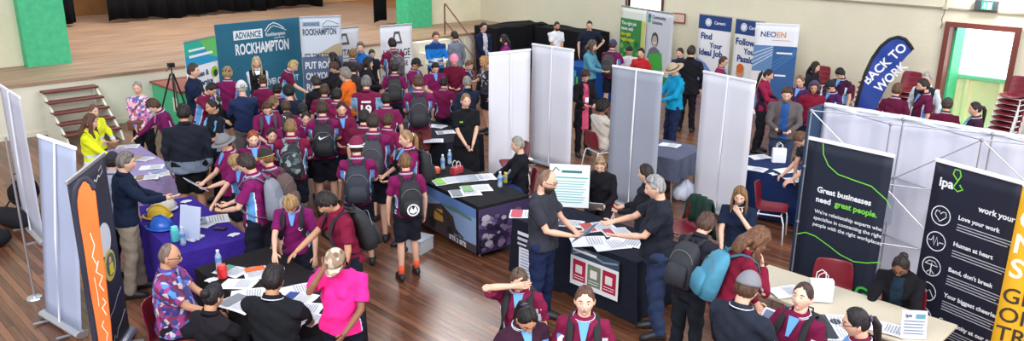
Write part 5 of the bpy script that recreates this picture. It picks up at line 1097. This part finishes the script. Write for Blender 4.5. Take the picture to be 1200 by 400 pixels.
DK = (28, 29, 36); NVY = (30, 40, 66); GREY = (150, 150, 156); SIL = (172, 166, 160); BLD = (196, 164, 116); BR = (84, 58, 42); DB = (36, 28, 27); GING = (168, 84, 44); LB = (128, 94, 62)
def P(*a, **k): return person(*a, **k)
# --- left: stage front and the tables by the banners
p = P('woman in pink, blue and white floral top with handbag standing by the stage front', 160, 95, 1.66, -15, top='floral', tc=(214, 130, 170), tc2=[(206, 110, 150), (230, 214, 226), (84, 104, 170), (236, 180, 196)], sleeve='long', bot='trousers', bc=DK, hair='pulled', hc=(176, 166, 156), skin='p', fem=True, pose='clasp', nod=4, collar=False, w=1.05)
handbag(p, 'brown shoulder bag of the woman in the floral top', (110, 66, 50))
P('student with brown bob and maroon jacket leaning left over the lilac table', 174, 117, 1.62, -80, hair='shaggy', hc=BR, lean=16, nod=20, pose='reach', tc=(110, 24, 84), tc2=(196, 110, 190), sleeve='long', bot='trousers', bc=DK, skin='l')
P('tall man in navy polo and khaki trousers in front of the green-topped banner', 226, 74, 1.86, 70, top='plain', tc=(24, 38, 66), hair='short', hc=(70, 60, 54), bot='trousers', bc=(150, 138, 118), w=1.12, pose='clasp', nod=2, belly=.02, skin='p')
P('broad man in black sweater over grey shirt, seen from behind beside the lilac table', 214, 121, 1.84, 175, top='hemline', tc=(30, 34, 46), tc2=(112, 124, 142), sleeve='long', hair='short', hc=DB, bot='shorts', bc=(18, 18, 22), w=1.32, belly=.05, pose='down', hem=.84, nod=4, skin='t')
P('woman with dark hair in black and light blue striped sports shirt behind the broad man', 246, 116, 1.66, -60, top='stripe', tc=(26, 30, 42), tc2=(120, 180, 220), hair='ponytail', hc=DB, fem=True, pose='hold', bot='trousers', bc=DK, skin='t')
P('student in black cap with blond hair, back turned, in front of the teal wall', 266, 77, 1.66, 165, hat='cap', hatc=(24, 24, 28), hair='shaggy', hc=BLD, pose='hold')
P('dark-haired student bending forward between the man in navy and the navy sweatshirt woman', 252, 98, 1.64, 60, hair='short', hc=DB, lean=18, nod=24, pose='reach', tc=(118, 26, 62))
P('person in navy sweatshirt and grey trousers with pale hair covering seen from behind', 282, 93, 1.72, 190, top='plain', tc=(34, 48, 84), sleeve='long', bot='trousers', bc=(120, 112, 116), hair='bun', hc=(200, 196, 190), hat='beanie', hatc=(208, 206, 210), pose='hold', collar=False, fem=True, w=1.1)
P('blonde woman in white blouse and black vest standing before the teal display wall', 300, 66, 1.68, 5, top='vest', tc=(24, 24, 30), tc2=(236, 238, 242), sleeve='long', hair='long', hc=(214, 190, 150), fem=True, pose='clasp', bot='skirt', bc=DK, hairlen=.26, nod=4)
P('student with brown bun facing the blonde presenter, blue figure on the shirt back', 307, 87, 1.63, 185, hair='bun', hc=BR, pose='hold', nod=14, tc=(116, 28, 70), fem=True, tc2=(120, 170, 220))
P('student in dark cap with dark backpack right of the blue-figured shirt', 325, 96, 1.6, 160, hat='cap', hatc=(26, 26, 32), hair='short', hc=DB, pose='hold', pack=(52, 52, 62), packl='dark grey backpack on the student in dark cap near the teal wall')
P('blond boy in maroon leaning right in front of the pale grey and slate banner', 347, 71, 1.7, 80, hair='short', hc=(206, 176, 120), lean=14, nod=22, pose='reach', tc=(104, 24, 60))
P('student in navy sweater with black hair in front of the blond boy', 337, 99, 1.6, 200, top='plain', tc=(26, 34, 58), sleeve='long', hair='shaggy', hc=(22, 20, 24), pose='hold', collar=False)
P('student with grey backpack straps facing the camera looking down in mid-left crowd', 313, 121, 1.62, 5, hair='short', hc=BR, nod=34, pose='hold', pack=(92, 96, 104), packl='grey backpack on the downward-looking student facing the camera')
P('person with short dark hair in black jacket handing over white papers', 369, 88, 1.68, -150, top='plain', tc=(28, 28, 34), sleeve='long', hair='short', hc=(54, 46, 44), pose='reach', bot='trousers', bc=DK)
P('black-haired student beside the pale grey and slate banner, facing left', 389, 61, 1.68, -95, top='plain', tc=(32, 32, 40), sleeve='long', hair='long', hc=(26, 22, 26), fem=True, pose='hold')
P('brown-haired student in glasses and dark jacket holding white papers', 389, 73, 1.62, -70, top='plain', tc=(40, 38, 46), sleeve='long', hair='shaggy', hc=BR, glasses=True, nod=20, pose='hold')
P('grey-bearded man in orange and navy hi-vis shirt', 403, 79, 1.78, -110, top='yoke', tc=(246, 124, 44), tc2=(240, 112, 40), sleeve='long', hair='shaggy', hc=(150, 142, 132), beard=('full', (200, 192, 184)), pose='hold', bot='trousers', bc=NVY, w=1.12)
p19 = P('grey-haired man in maroon and light blue football jersey numbered 19', 429, 88, 1.78, 175, top='jersey', tc=(118, 28, 66), tc2=(140, 190, 226), hair='short', hc=(128, 124, 122), pose='hold', w=1.15, nod=10)
q = Panel(p19['TM'] @ Vector((0, -.165, 1.2)), (1, 0, 0), (0, 0, 1), (0, -1, 0)); q.text('19', 0, -.06, .22, (240, 240, 245), weight=.03, align='c'); q.rect(-.08, .13, .08, .165, (240, 240, 245)); q.finish(p19['root'])
P('woman with long dark curly hair and dark top facing right beside the jersey man', 432, 67, 1.66, 80, top='plain', tc=(36, 34, 42), sleeve='long', hair='curly', hc=(40, 32, 34), fem=True, pose='hold', collar=False, hairlen=.34)
P('blond-haired student with sunglasses on head in the crowd left of the frame-logo banner', 414, 57, 1.66, 150, hair='shaggy', hc=(150, 116, 70), glasses='up', tc=(70, 50, 60))
P('student in black cap and brown jacket behind the orange hi-vis man', 414, 72, 1.66, 170, top='plain', tc=(58, 46, 46), sleeve='long', hat='cap', hatc=(24, 24, 28), hair='short', hc=DB)
P('grey-haired man in royal blue shirt between the two white stage-side banners', 422, 49, 1.76, -10, top='plain', tc=(40, 110, 190), hair='short', hc=(110, 104, 100), pose='hold', bot='trousers')
P('short brown-haired child beside the grey-haired man in royal blue', 436, 58, 1.5, 20, top='plain', tc=(44, 44, 54), hair='short', hc=BR, nod=16)
P('tall student in maroon with patterned backpack in front of the frame-logo banner', 459, 44, 1.84, -160, hair='short', hc=DB, pose='hold', pack='camo2', packl='grey patterned backpack in front of the frame-logo banner', tc=(122, 28, 66))
P('man in bright blue and navy hi-vis shirt with silver bands facing the camera', 511, 37, 1.8, 20, top='bands', tc=(30, 122, 206), tc2=(28, 60, 120), sleeve='long', hair='short', hc=(120, 84, 60), pose='hold', bot='trousers', bc=NVY, nod=10, w=1.1)
P('man in grey shirt seen from behind beside the stair handrail', 532, 36, 1.76, -140, top='plain', tc=(122, 130, 146), sleeve='long', hair='short', hc=(50, 42, 40), bot='trousers', bc=NVY)
P('man in navy hi-vis jacket over pale shirt standing by the black covered seating', 567, 26, 1.84, 30, top='open', tc=(26, 34, 62), tc2=(206, 206, 220), sleeve='long', hair='short', hc=(48, 38, 36), bot='trousers', bc=DK, glasses=True, pose='clasp', nod=6)
P('woman with long black hair and purple top behind the leftmost white banner', 590, 40, 1.66, -90, top='plain', tc=(150, 40, 130), hair='long', hc=(34, 28, 32), fem=True, pose='hold', collar=False)
P('student with dark hair and patterned grey backpack in front of the tall student', 462, 73, 1.62, 178, hair='short', hc=DB, pack=(48, 48, 52), packl='black and grey backpack on the dark-haired student below the frame-logo banner')
P('student in black cap with profile to the right below the blue hi-vis man', 489, 67, 1.7, 60, hat='cap', hatc=(26, 26, 30), hair='short', hc=DB, nod=14, pose='hold', skin='t')
P('dark-haired student looking down at leaflets left of the pink beanie', 511, 74, 1.66, 15, hair='short', hc=(44, 30, 28), nod=32, pose='hold')
P('student in pink beanie and maroon jacket facing the camera', 532, 63, 1.72, 0, top='plain', tc=(104, 22, 50), sleeve='long', hat='beanie', hatc=(236, 140, 166), hair='short', hc=BR, nod=18, pose='hold', collar=False)
P('brown-haired student in maroon and navy between the pink beanie and the blonde woman in glasses', 552, 71, 1.6, 60, hair='short', hc=(124, 84, 60), nod=26, tc=(96, 26, 60))
P('blonde woman in glasses and dark patterned shirt holding a phone', 565, 66, 1.62, -60, top='floral', tc=(40, 42, 56), tc2=[(36, 38, 50), (60, 60, 74), (190, 180, 190), (44, 46, 60)], hair='long', hc=(200, 150, 90), glasses=True, fem=True, pose='phone', nod=22, collar=False, hairlen=.2)
P('grey-haired person in navy cardigan seen from behind left of the leftmost white banner', 547, 89, 1.68, -165, top='plain', tc=(36, 46, 70), sleeve='long', hair='short', hc=(170, 164, 156), bot='trousers', bc=(44, 60, 104), pose='reach', nod=16)
P('student in maroon with square black backpack and floral shorts standing at the paper-piled table', 490, 87, 1.74, 180, hair='short', hc=(92, 66, 50), pack=(48, 46, 54), packl='square dark grey backpack with small square badge in upper mid crowd', bot='shorts', bc=(120, 60, 60), pose='hold', nod=10)
pw = P('smiling woman in black polo dress with clasped hands behind the printed table', 546, 109, 1.72, 15, top='plain', tc=(22, 24, 28), hair='pulled', hc=(150, 116, 84), fem=True, bot='skirt', bc=(20, 21, 26), pose='clasp', w=1.18, belly=.03, nod=6)
q = Panel(pw['TM'] @ Vector((.05, .155, 1.3)), (-1, 0, 0), (0, 0, 1), (0, 1, 0)); q.text('ve', -.09, 0, .06, (130, 200, 80), weight=.03); q.finish(pw['root'])
# --- central crowd
P('light-brown-haired boy in plain maroon polo seen from behind, mid crowd', 340, 139, 1.7, 176, hair='short', hc=(150, 114, 76), pose='hold', tc=(118, 24, 62), nod=16, w=1.08, pack='camo', packl='teal and dark camouflage backpack hanging low on the light-brown-haired boy')
P('dark-haired boy with black backpack marked with a white tick', 377, 117, 1.76, 178, hair='short', hc=(70, 48, 38), pose='hold', nod=8, pack='nike', packl='black backpack with white tick mark in mid crowd')
P('dark-haired girl facing the camera just left of the tick-marked backpack', 358, 131, 1.6, 5, hair='pulled', hc=(52, 38, 36), fem=True, nod=10)
P('student in dark navy cap behind the girl facing the camera', 354, 119, 1.64, 175, hat='cap', hatc=(30, 32, 40), hair='short', hc=DB)
P('girl with dark hair, maroon polo and navy stripes facing the camera in mid crowd', 400, 119, 1.66, 5, hair='pulled', hc=(44, 32, 32), fem=True, nod=12, pose='hold', tc=(112, 24, 60))
P('student with brown curls seen from behind left of the dark-capped student', 334, 117, 1.62, 190, hair='short', hc=BR, tc=(110, 26, 60))
P('student with dark ponytail hidden in the crowd beside the downward-looking one', 337, 130, 1.55, 150, hair='ponytail', hc=(46, 36, 34), fem=True)
P('boy in maroon cap with white lettering carrying a navy backpack, centre of the crowd', 417, 158, 1.72, 178, hat='capback', hatc=(120, 24, 62), band=(226, 226, 236), hair='short', hc=(70, 50, 42), pose='hold', pack=(40, 46, 60), packl='dark navy backpack on the boy in the maroon cap', nod=6)
P('dark-haired boy with large charcoal backpack right of the maroon cap', 437, 132, 1.8, 172, hair='short', hc=(58, 42, 38), pose='hold', pack=(58, 58, 66), packl='large charcoal backpack right of the maroon-capped boy', nod=6, w=1.05)
P('short dark-haired student squeezed behind the charcoal backpack', 427, 128, 1.68, 160, hair='short', hc=DB, tc=(104, 24, 58))
P('girl with long fair ponytail and black bag facing left', 474, 152, 1.66, -70, hair='ponytail', hc=(176, 140, 100), fem=True, pose='hold', hairlen=.34, pack=(34, 36, 42), packl='black backpack of the fair ponytail girl')
P('brown-haired boy in shorts and orange socks with round white emblem on his backpack', 474, 179, 1.60, 192, hair='short', hc=(128, 92, 62), pose='down', pack='emblem', packl='black backpack with round white emblem on the boy in shorts', nod=8, bc=(26, 30, 42), socks=(240, 100, 60))
info = PEOPLE[-1]
P('ginger-haired girl facing the camera behind the yellow and black cap', 296, 153, 1.62, 5, hair='pulled', hc=GING, fem=True, skin='l', nod=16)
P('student in yellow and black cap carrying a brown backpack, facing left', 308, 172, 1.66, -130, hat='cap', hatc=(38, 34, 32), band=(206, 160, 60), hair='short', hc=(140, 100, 70), pack=(96, 76, 72), packl='brown backpack on the student in the yellow and black cap', pose='hold', nod=14)
pb = P('student in grey bucket hat holding white sheets beside the purple table', 257, 156, 1.66, -70, hat='bucket', hatc=(118, 118, 122), hair='short', hc=BR, pose='hold', nod=18)
held(pb, 'paper', 'white sheets held by the student in the bucket hat', (214, 220, 240))
P('fair-haired boy leaning down left between the bucket hat and the dark-haired boy', 270, 184, 1.58, -50, hair='fringe', hc=(176, 142, 100), lean=16, nod=30, pose='reach', tc=(120, 26, 96))
P('dark-haired boy with grey-blue backpack facing left beside the purple table', 284, 180, 1.66, -110, hair='fringe', hc=(56, 42, 40), pose='hold', pack=(130, 136, 150), packl='pale grey and blue backpack on the dark-haired boy by the purple table', tc=(126, 28, 96), nod=18)
pg = P('short-haired blonde student in maroon polo leaning over the lower-left table with a white bag', 338, 234, 1.66, -12, hair='shaggy', hc=(186, 150, 104), lean=12, nod=36, pose='reach', tc=(122, 26, 96), tc2=(100, 160, 230), pack=(34, 34, 42), packl='dark backpack whose straps show on the leaning blonde student', crest=True)
held(pg, 'bag', 'small white carrier bag with blue handles in the hand of the leaning blonde student', (216, 222, 242), hand=1)
P('long-dark-haired boy in maroon top with big black backpack, bent towards the left', 374, 227, 1.74, -70, top='plain', tc=(122, 24, 56), sleeve='short', hair='fringe', hc=(38, 28, 30), lean=12, nod=26, pose='reach', pack=(34, 36, 42), packl='big black backpack on the long-dark-haired boy', skin='t')
# extra crowd members glimpsed between the others
for a in (('student with cropped brown hair half hidden left of the orange hi-vis man', 380, 98, 1.62, 170, 'short', BR), ('student with black hair tucked between the cap and the tick backpack', 395, 103, 1.6, 160, 'fringe', DB), ('dark-haired student just below the jersey man', 452, 108, 1.64, 185, 'short', DB),
          ('student with brown bob behind the fair ponytail girl', 455, 133, 1.58, 150, 'shaggy', BR), ('student with dark hair behind the maroon hoodie at upper right of the crowd', 520, 90, 1.55, 175, 'short', DB), ('sandy-haired student near the navy sweater student', 321, 112, 1.58, 120, 'short', LB), ('dark-haired student half hidden behind the ginger girl', 318, 150, 1.6, 10, 'pulled', DB)):
    P(a[0], a[1], a[2], a[3], a[4], hair=a[5], hc=a[6], tc=(118+a[1] % 14, 28, 68+a[2] % 14))
# --- left booths
P('woman in yellow hi-vis with long brown hair at the lilac table', 106, 133, 1.62, 70, top='bands', tc=(224, 232, 40), tc2=(222, 230, 40), sleeve='long', hair='long', hc=(104, 66, 52), fem=True, pose='reach', hairlen=.36, nod=8, bot='trousers', bc=NVY)
P('woman in yellow hi-vis with lighter hair just behind the long-haired one', 109, 122, 1.60, 40, top='bands', tc=(226, 232, 50), tc2=(226, 232, 50), sleeve='long', hair='pulled', hc=(120, 84, 66), fem=True, pose='hold', bot='trousers', bc=NVY)
P('person in dark cap and pale shirt behind the charcoal banner', 131, 176, 1.62, 150, top='plain', tc=(186, 194, 214), hat='cap', hatc=(34, 34, 44), hair='short', hc=DB, bot='trousers', bc=DK)
P('woman in navy jumper with sunglasses on grey hair gesturing over the purple table', 148, 177, 1.70, 88, top='plain', tc=(22, 34, 58), sleeve='long', hair='short', hc=(128, 120, 114), glasses='up', fem=True, pose='gesture', bot='trousers', bc=(150, 138, 122), nod=6, w=1.1, lean=4)
P('bald man in glasses and colourful dotted shirt seated at the lower-left table', 199, 286, 1.80, 75, top='floral', tc=(90, 70, 150), tc2=[(54, 60, 130), (120, 40, 70), (84, 140, 220), (196, 180, 190), (150, 60, 130)], hair='bald', hc=(130, 110, 100), glasses=True, sit='bald man in the colourful dotted shirt', bot='trousers', bc=DK, belly=.07, w=1.2, pose='write', skin='t', nod=8)
P('woman with dark bun in black cardigan seated with her back to the camera', 251, 331, 1.70, 130, top='yoke', tc=(24, 24, 30), tc2=(30, 26, 34), sleeve='long', hair='bun', hc=(30, 26, 34), fem=True, sit='woman with the dark bun and black cardigan', bot='trousers', bc=DK, pose='write', skin='t', w=1.12, nod=12)
P('dark-haired man in black polo with grey collar edge and sunglasses on his head', 321, 309, 1.78, 150, top='piping', tc=(26, 28, 34), hair='short', hc=(36, 30, 32), glasses='up', skin='t', w=1.25, sit='man in black polo with sunglasses on his head', pose='write', bot='trousers', bc=DK, nod=10)
pk = P('person in bright pink and navy hi-vis polo and camouflage cap wiping the face', 388, 295, 1.66, -25, top='pink', tc=(255, 46, 150), tc2=(24, 28, 50), hat='cap', hatc=((150, 128, 110), (120, 96, 80), (200, 184, 164)), hair='short', hc=(60, 44, 40), pose='face', w=1.24, belly=.06, fem=True, skin='b', nod=34, bot='trousers', bc=(24, 28, 44))
# --- bottom centre
P('girl in maroon polo covering her eyes with one hand at the bottom centre', 607, 317, 1.62, -8, hair='pulled', hc=(96, 76, 62), fem=True, pose='shield', nod=26, tc=(124, 26, 66), pack=(32, 34, 42), packl='dark backpack straps on the girl covering her eyes')
P('girl with long dark ponytail seen from above behind at the bottom centre edge', 622, 366, 1.62, 20, hair='ponytail', hc=(30, 26, 30), fem=True, nod=40, tc=(60, 30, 50), skin='t')
P('smiling girl with centre-parted brown hair facing the camera at the bottom centre', 686, 334, 1.66, 0, hair='pulled', hc=(104, 72, 58), fem=True, nod=-4, tc=(124, 26, 66), pack=(32, 34, 42), packl='dark backpack straps on the smiling girl at bottom centre', crest=True, skin='l')
P('bald bearded man in charcoal t-shirt and jeans reading a brochure at the central table', 645, 200, 1.80, 70, top='plain', tc=(52, 54, 64), hair='bald', hc=(150, 120, 100), beard=('full', (70, 48, 40)), glasses=True, bot='trousers', bc=(30, 42, 78), pose='hold', collar=False, w=1.22, belly=.03, nod=14)
held(PEOPLE[-1], 'magazine', 'grey brochure in the hands of the bald bearded man', (120, 124, 150), w=.3, h=.24)
P('woman in black coat with glasses on her blond head folding leaflets behind the central table', 703, 185, 1.68, -5, top='plain', tc=(22, 22, 28), sleeve='long', hair='bun', hc=(176, 146, 112), glasses='up', fem=True, sit='woman folding leaflets in a black coat', pose='hold', nod=26, w=1.1, bot='trousers', bc=DK, collar=False)
held(PEOPLE[-1], 'paper', 'white leaflet being folded by the woman in the black coat', (226, 228, 236))
P('grey-haired man in black t-shirt and jeans gesturing at the central table', 765, 205, 1.82, -80, top='plain', tc=(34, 38, 50), hair='short', hc=(164, 164, 166), glasses='up', bot='trousers', bc=(48, 62, 96), pose='gesture', w=1.2, belly=.06, nod=12, collar=False, lean=3)
P('dark-haired person in black behind the grey-haired man, facing left', 756, 192, 1.70, -110, top='plain', tc=(26, 28, 36), sleeve='long', hair='short', hc=(44, 34, 34), bot='trousers', bc=NVY, pose='hold')
P('grey-haired person in black sweater and jeans seated at the printed table end', 605, 160, 1.70, -85, top='plain', tc=(24, 26, 34), sleeve='long', hair='short', hc=(164, 160, 150), sit='grey-haired person in black sweater and jeans', bot='trousers', bc=(40, 60, 104), pose='write', nod=10, collar=False, w=1.1)
P('dark-haired woman in long black cardigan and pink patterned top with lanyard', 687, 82, 1.66, 20, top='open', tc=(26, 24, 30), tc2=(214, 84, 120), sleeve='long', hair='shaggy', hc=(78, 46, 44), fem=True, hem=.55, bot='trousers', bc=DK, pose='hold', lanyard=True, glasses=True, nod=14)
P('seated person with black curly hair in beige jacket seen from behind', 708, 118, 1.68, 125, top='plain', tc=(200, 192, 182), sleeve='long', hair='afro', hc=(22, 18, 20), sit='person in the beige jacket', skin='b', bot='trousers', bc=(190, 186, 182), pose='write', w=1.3, collar=False)
P('man in white t-shirt standing by the black covered seating', 653, 25, 1.76, 25, top='plain', tc=(234, 236, 242), hair='crop', hc=(40, 32, 30), beard=('stubble', (50, 38, 34)), pose='clasp', collar=False, skin='t')
P('man in navy t-shirt with hand on hip behind the blue tablecloth', 691, 24, 1.8, 0, top='plain', tc=(28, 36, 52), hair='crop', hc=(40, 32, 30), pose='hip', collar=False, w=1.12)
P('person in light teal denim jacket with wavy grey-brown hair', 695, 47, 1.78, 70, top='plain', tc=(88, 152, 176), sleeve='long', hair='curly', hc=(104, 86, 74), pose='hold', bot='trousers', bc=NVY, hairlen=.14)
P('student in navy cap and maroon with dark grey backpack near the green banner', 719, 45, 1.76, 160, hat='cap', hatc=(52, 60, 110), hair='short', hc=BR, pack=(62, 54, 56), packl='dark grey backpack near the green pull-up banner', pose='hold')
P('boy in white t-shirt facing the camera in front of the green banner', 738, 53, 1.62, 5, top='plain', tc=(224, 226, 234), hair='crop', hc=DB, collar=False, skin='t', hat='capback', hatc=(30, 30, 36))
P('man in straw hat and bright teal shirt looking down at the slate table', 786, 73, 1.82, -60, top='plain', tc=(20, 150, 196), sleeve='long', hat='straw', hatc=(178, 158, 132), hair='short', hc=(160, 130, 100), bot='trousers', bc=(32, 44, 78), pose='hold', nod=24, w=1.08)
P('man in black suit seen from behind right of the straw hat', 811, 53, 1.84, 170, top='plain', tc=(26, 26, 34), sleeve='long', hair='short', hc=(54, 40, 36), bot='trousers', bc=(26, 26, 34), hem=.78, w=1.12)
P('person in navy and red jacket by the smiling-woman banner', 797, 56, 1.62, -30, top='yoke', tc=(34, 44, 84), tc2=(34, 40, 72), sleeve='long', hair='short', hc=(60, 44, 40))
P('person in red jacket behind the boy in white t-shirt', 751, 56, 1.6, -20, top='plain', tc=(190, 44, 48), sleeve='long', hair='short', hc=DB)
P('brown-haired student in maroon with glasses in front of the Find Your Ideal Job banner', 849, 66, 1.62, 70, hair='short', hc=BR, glasses=True, tc=(130, 30, 66))
# --- right side
P('dark ponytail student in maroon and navy facing right beside the striped blue and white banner', 903, 81, 1.66, 80, hair='ponytail', hc=(32, 26, 28), fem=True, nod=16, pose='hold', sleeve='long', tc=(150, 32, 72), tc2=(34, 36, 54), top='stripe', bot='trousers', bc=DK)
pm = P('man in grey-brown jacket over blue t-shirt looking down at his phone', 923, 102, 1.82, 0, top='open', tc=(98, 90, 92), tc2=(44, 84, 150), sleeve='long', hair='short', hc=(80, 56, 42), pose='hold', nod=24, w=1.15, bot='trousers', bc=(52, 66, 92))
held(pm, 'phone', 'phone held by the man in the grey-brown jacket', (40, 40, 48))
P('fair girl with hair tied back looking left, behind the grey-brown jacket', 938, 88, 1.62, -25, hair='pulled', hc=(140, 100, 74), fem=True, nod=8, tc=(80, 44, 90))
P('student in maroon hooded jacket with hood up', 955, 94, 1.66, 0, top='plain', tc=(128, 24, 52), sleeve='long', hat='hood', hatc=(66, 54, 84), hair='short', hc=(60, 38, 34), nod=12, skin='t')
P('girl with long dark hair in black in front of the maroon chairs', 957, 72, 1.64, 60, top='plain', tc=(32, 34, 46), sleeve='long', hair='long', hc=(36, 28, 30), fem=True, hairlen=.3)
P('black-haired student in glasses looking down by the white cloth table', 983, 80, 1.64, -40, hair='fringe', hc=(24, 22, 26), glasses=True, nod=26, tc=(66, 30, 60))
P('student in black cap facing left behind the end of the pop-up display', 971, 93, 1.66, -50, hat='cap', hatc=(24, 24, 32), hair='short', hc=DB, nod=24, tc=(74, 34, 84))
P('brown-haired student in maroon bent over writing at the navy table', 931, 157, 1.66, -70, hair='short', hc=(112, 76, 56), lean=38, nod=28, pose='write', tc=(128, 28, 66))
P('dark-haired girl in black t-shirt with back turned beside the navy table', 961, 140, 1.62, 178, top='plain', tc=(40, 42, 56), hair='ponytail', hc=(36, 30, 34), fem=True, hairlen=.2, collar=False)
P('brown-haired student seated behind the display, nearest the feather flag', 1053, 97, 1.70, 165, hair='short', hc=(110, 78, 56), tc=(96, 24, 56))
P('bearded man with dark hair in maroon facing left behind the display', 1081, 92, 1.78, -70, hair='short', hc=(46, 34, 32), beard=('full', (44, 32, 30)), tc=(100, 24, 64), nod=14)
P('white-haired man in dark vest and white sleeves beside the doorway', 1087, 84, 1.80, -20, top='vest', tc=(40, 46, 56), tc2=(230, 232, 240), sleeve='long', hair='short', hc=(190, 188, 186), nod=10)
P('student in dark green cap seen from behind in front of the doorway', 1112, 113, 1.62, 175, hat='cap', hatc=(62, 64, 56), hair='short', hc=BR, tc=(100, 22, 50))
P('girl with dark ponytail facing left in front of the doorway', 1143, 119, 1.62, -75, hair='ponytail', hc=(44, 32, 34), fem=True, tc=(64, 34, 52))
# --- lower right
P('blonde woman in navy polo resting her chin on her hand at the centre right', 868, 219, 1.70, -10, top='piping', tc=(26, 38, 62), hair='long', hc=(150, 112, 74), fem=True, sit='blonde woman resting her chin on her hand', pose='chin', mirror=True, nod=16, hairlen=.36, yaw=8, bot='trousers', bc=DK, skin='l')
P('brown-haired student in black hooded jacket carrying a black backpack, back to the camera', 832, 249, 1.66, 150, top='plain', tc=(38, 38, 48), sleeve='long', hair='fringe', hc=(88, 60, 52), lean=14, nod=20, pose='write', pack=(44, 46, 54), packl='black backpack on the student in the black hooded jacket', bot='trousers', bc=(30, 34, 44))
P('curly brown-haired girl in maroon leaning with a hand to her face', 897, 268, 1.64, 110, top='plain', tc=(120, 22, 50), sleeve='long', hair='curly', hc=(124, 84, 60), fem=True, lean=16, nod=20, pose='chin', pack=(70, 140, 170), packl='teal blue backpack on the curly brown-haired girl', hairlen=.22)
pc = P('young man in grey cap and navy polo reading a white sheet, back to the camera', 882, 315, 1.78, 150, top='piping', tc=(36, 42, 56), hat='cap', hatc=(124, 124, 134), hair='short', hc=(96, 66, 50), nod=18, pose='hold', w=1.15)
held(pc, 'paper', 'white sheet with photo header held by the young man in the grey cap', (224, 228, 242), w=.26, h=.36)
P('brown-haired girl in maroon polo looking up to the left at the lower right', 945, 330, 1.64, -25, hair='pulled', hc=(74, 52, 46), fem=True, nod=-14, tc=(116, 24, 66), pose='phone', pack=(30, 32, 40), packl='dark backpack straps on the girl looking up', crest=True, skin='l')
P('girl with glossy black ponytail and glasses facing left at the bottom right', 1002, 360, 1.64, -80, hair='ponytail', hc=(34, 28, 34), fem=True, glasses=True, nod=12, tc=(108, 24, 60), hairlen=.28)
pi = P('woman in black cardigan and glasses writing in front of the navy icon banner', 1055, 303, 1.72, -12, top='open', tc=(20, 20, 26), tc2=(26, 44, 60), sleeve='long', hair='bun', hc=(40, 30, 32), glasses=True, fem=True, sit='woman in glasses writing beside the navy icon banner', pose='table', lean=10, nod=28, skin='b', w=1.1, bot='trousers', bc=DK)
flush()
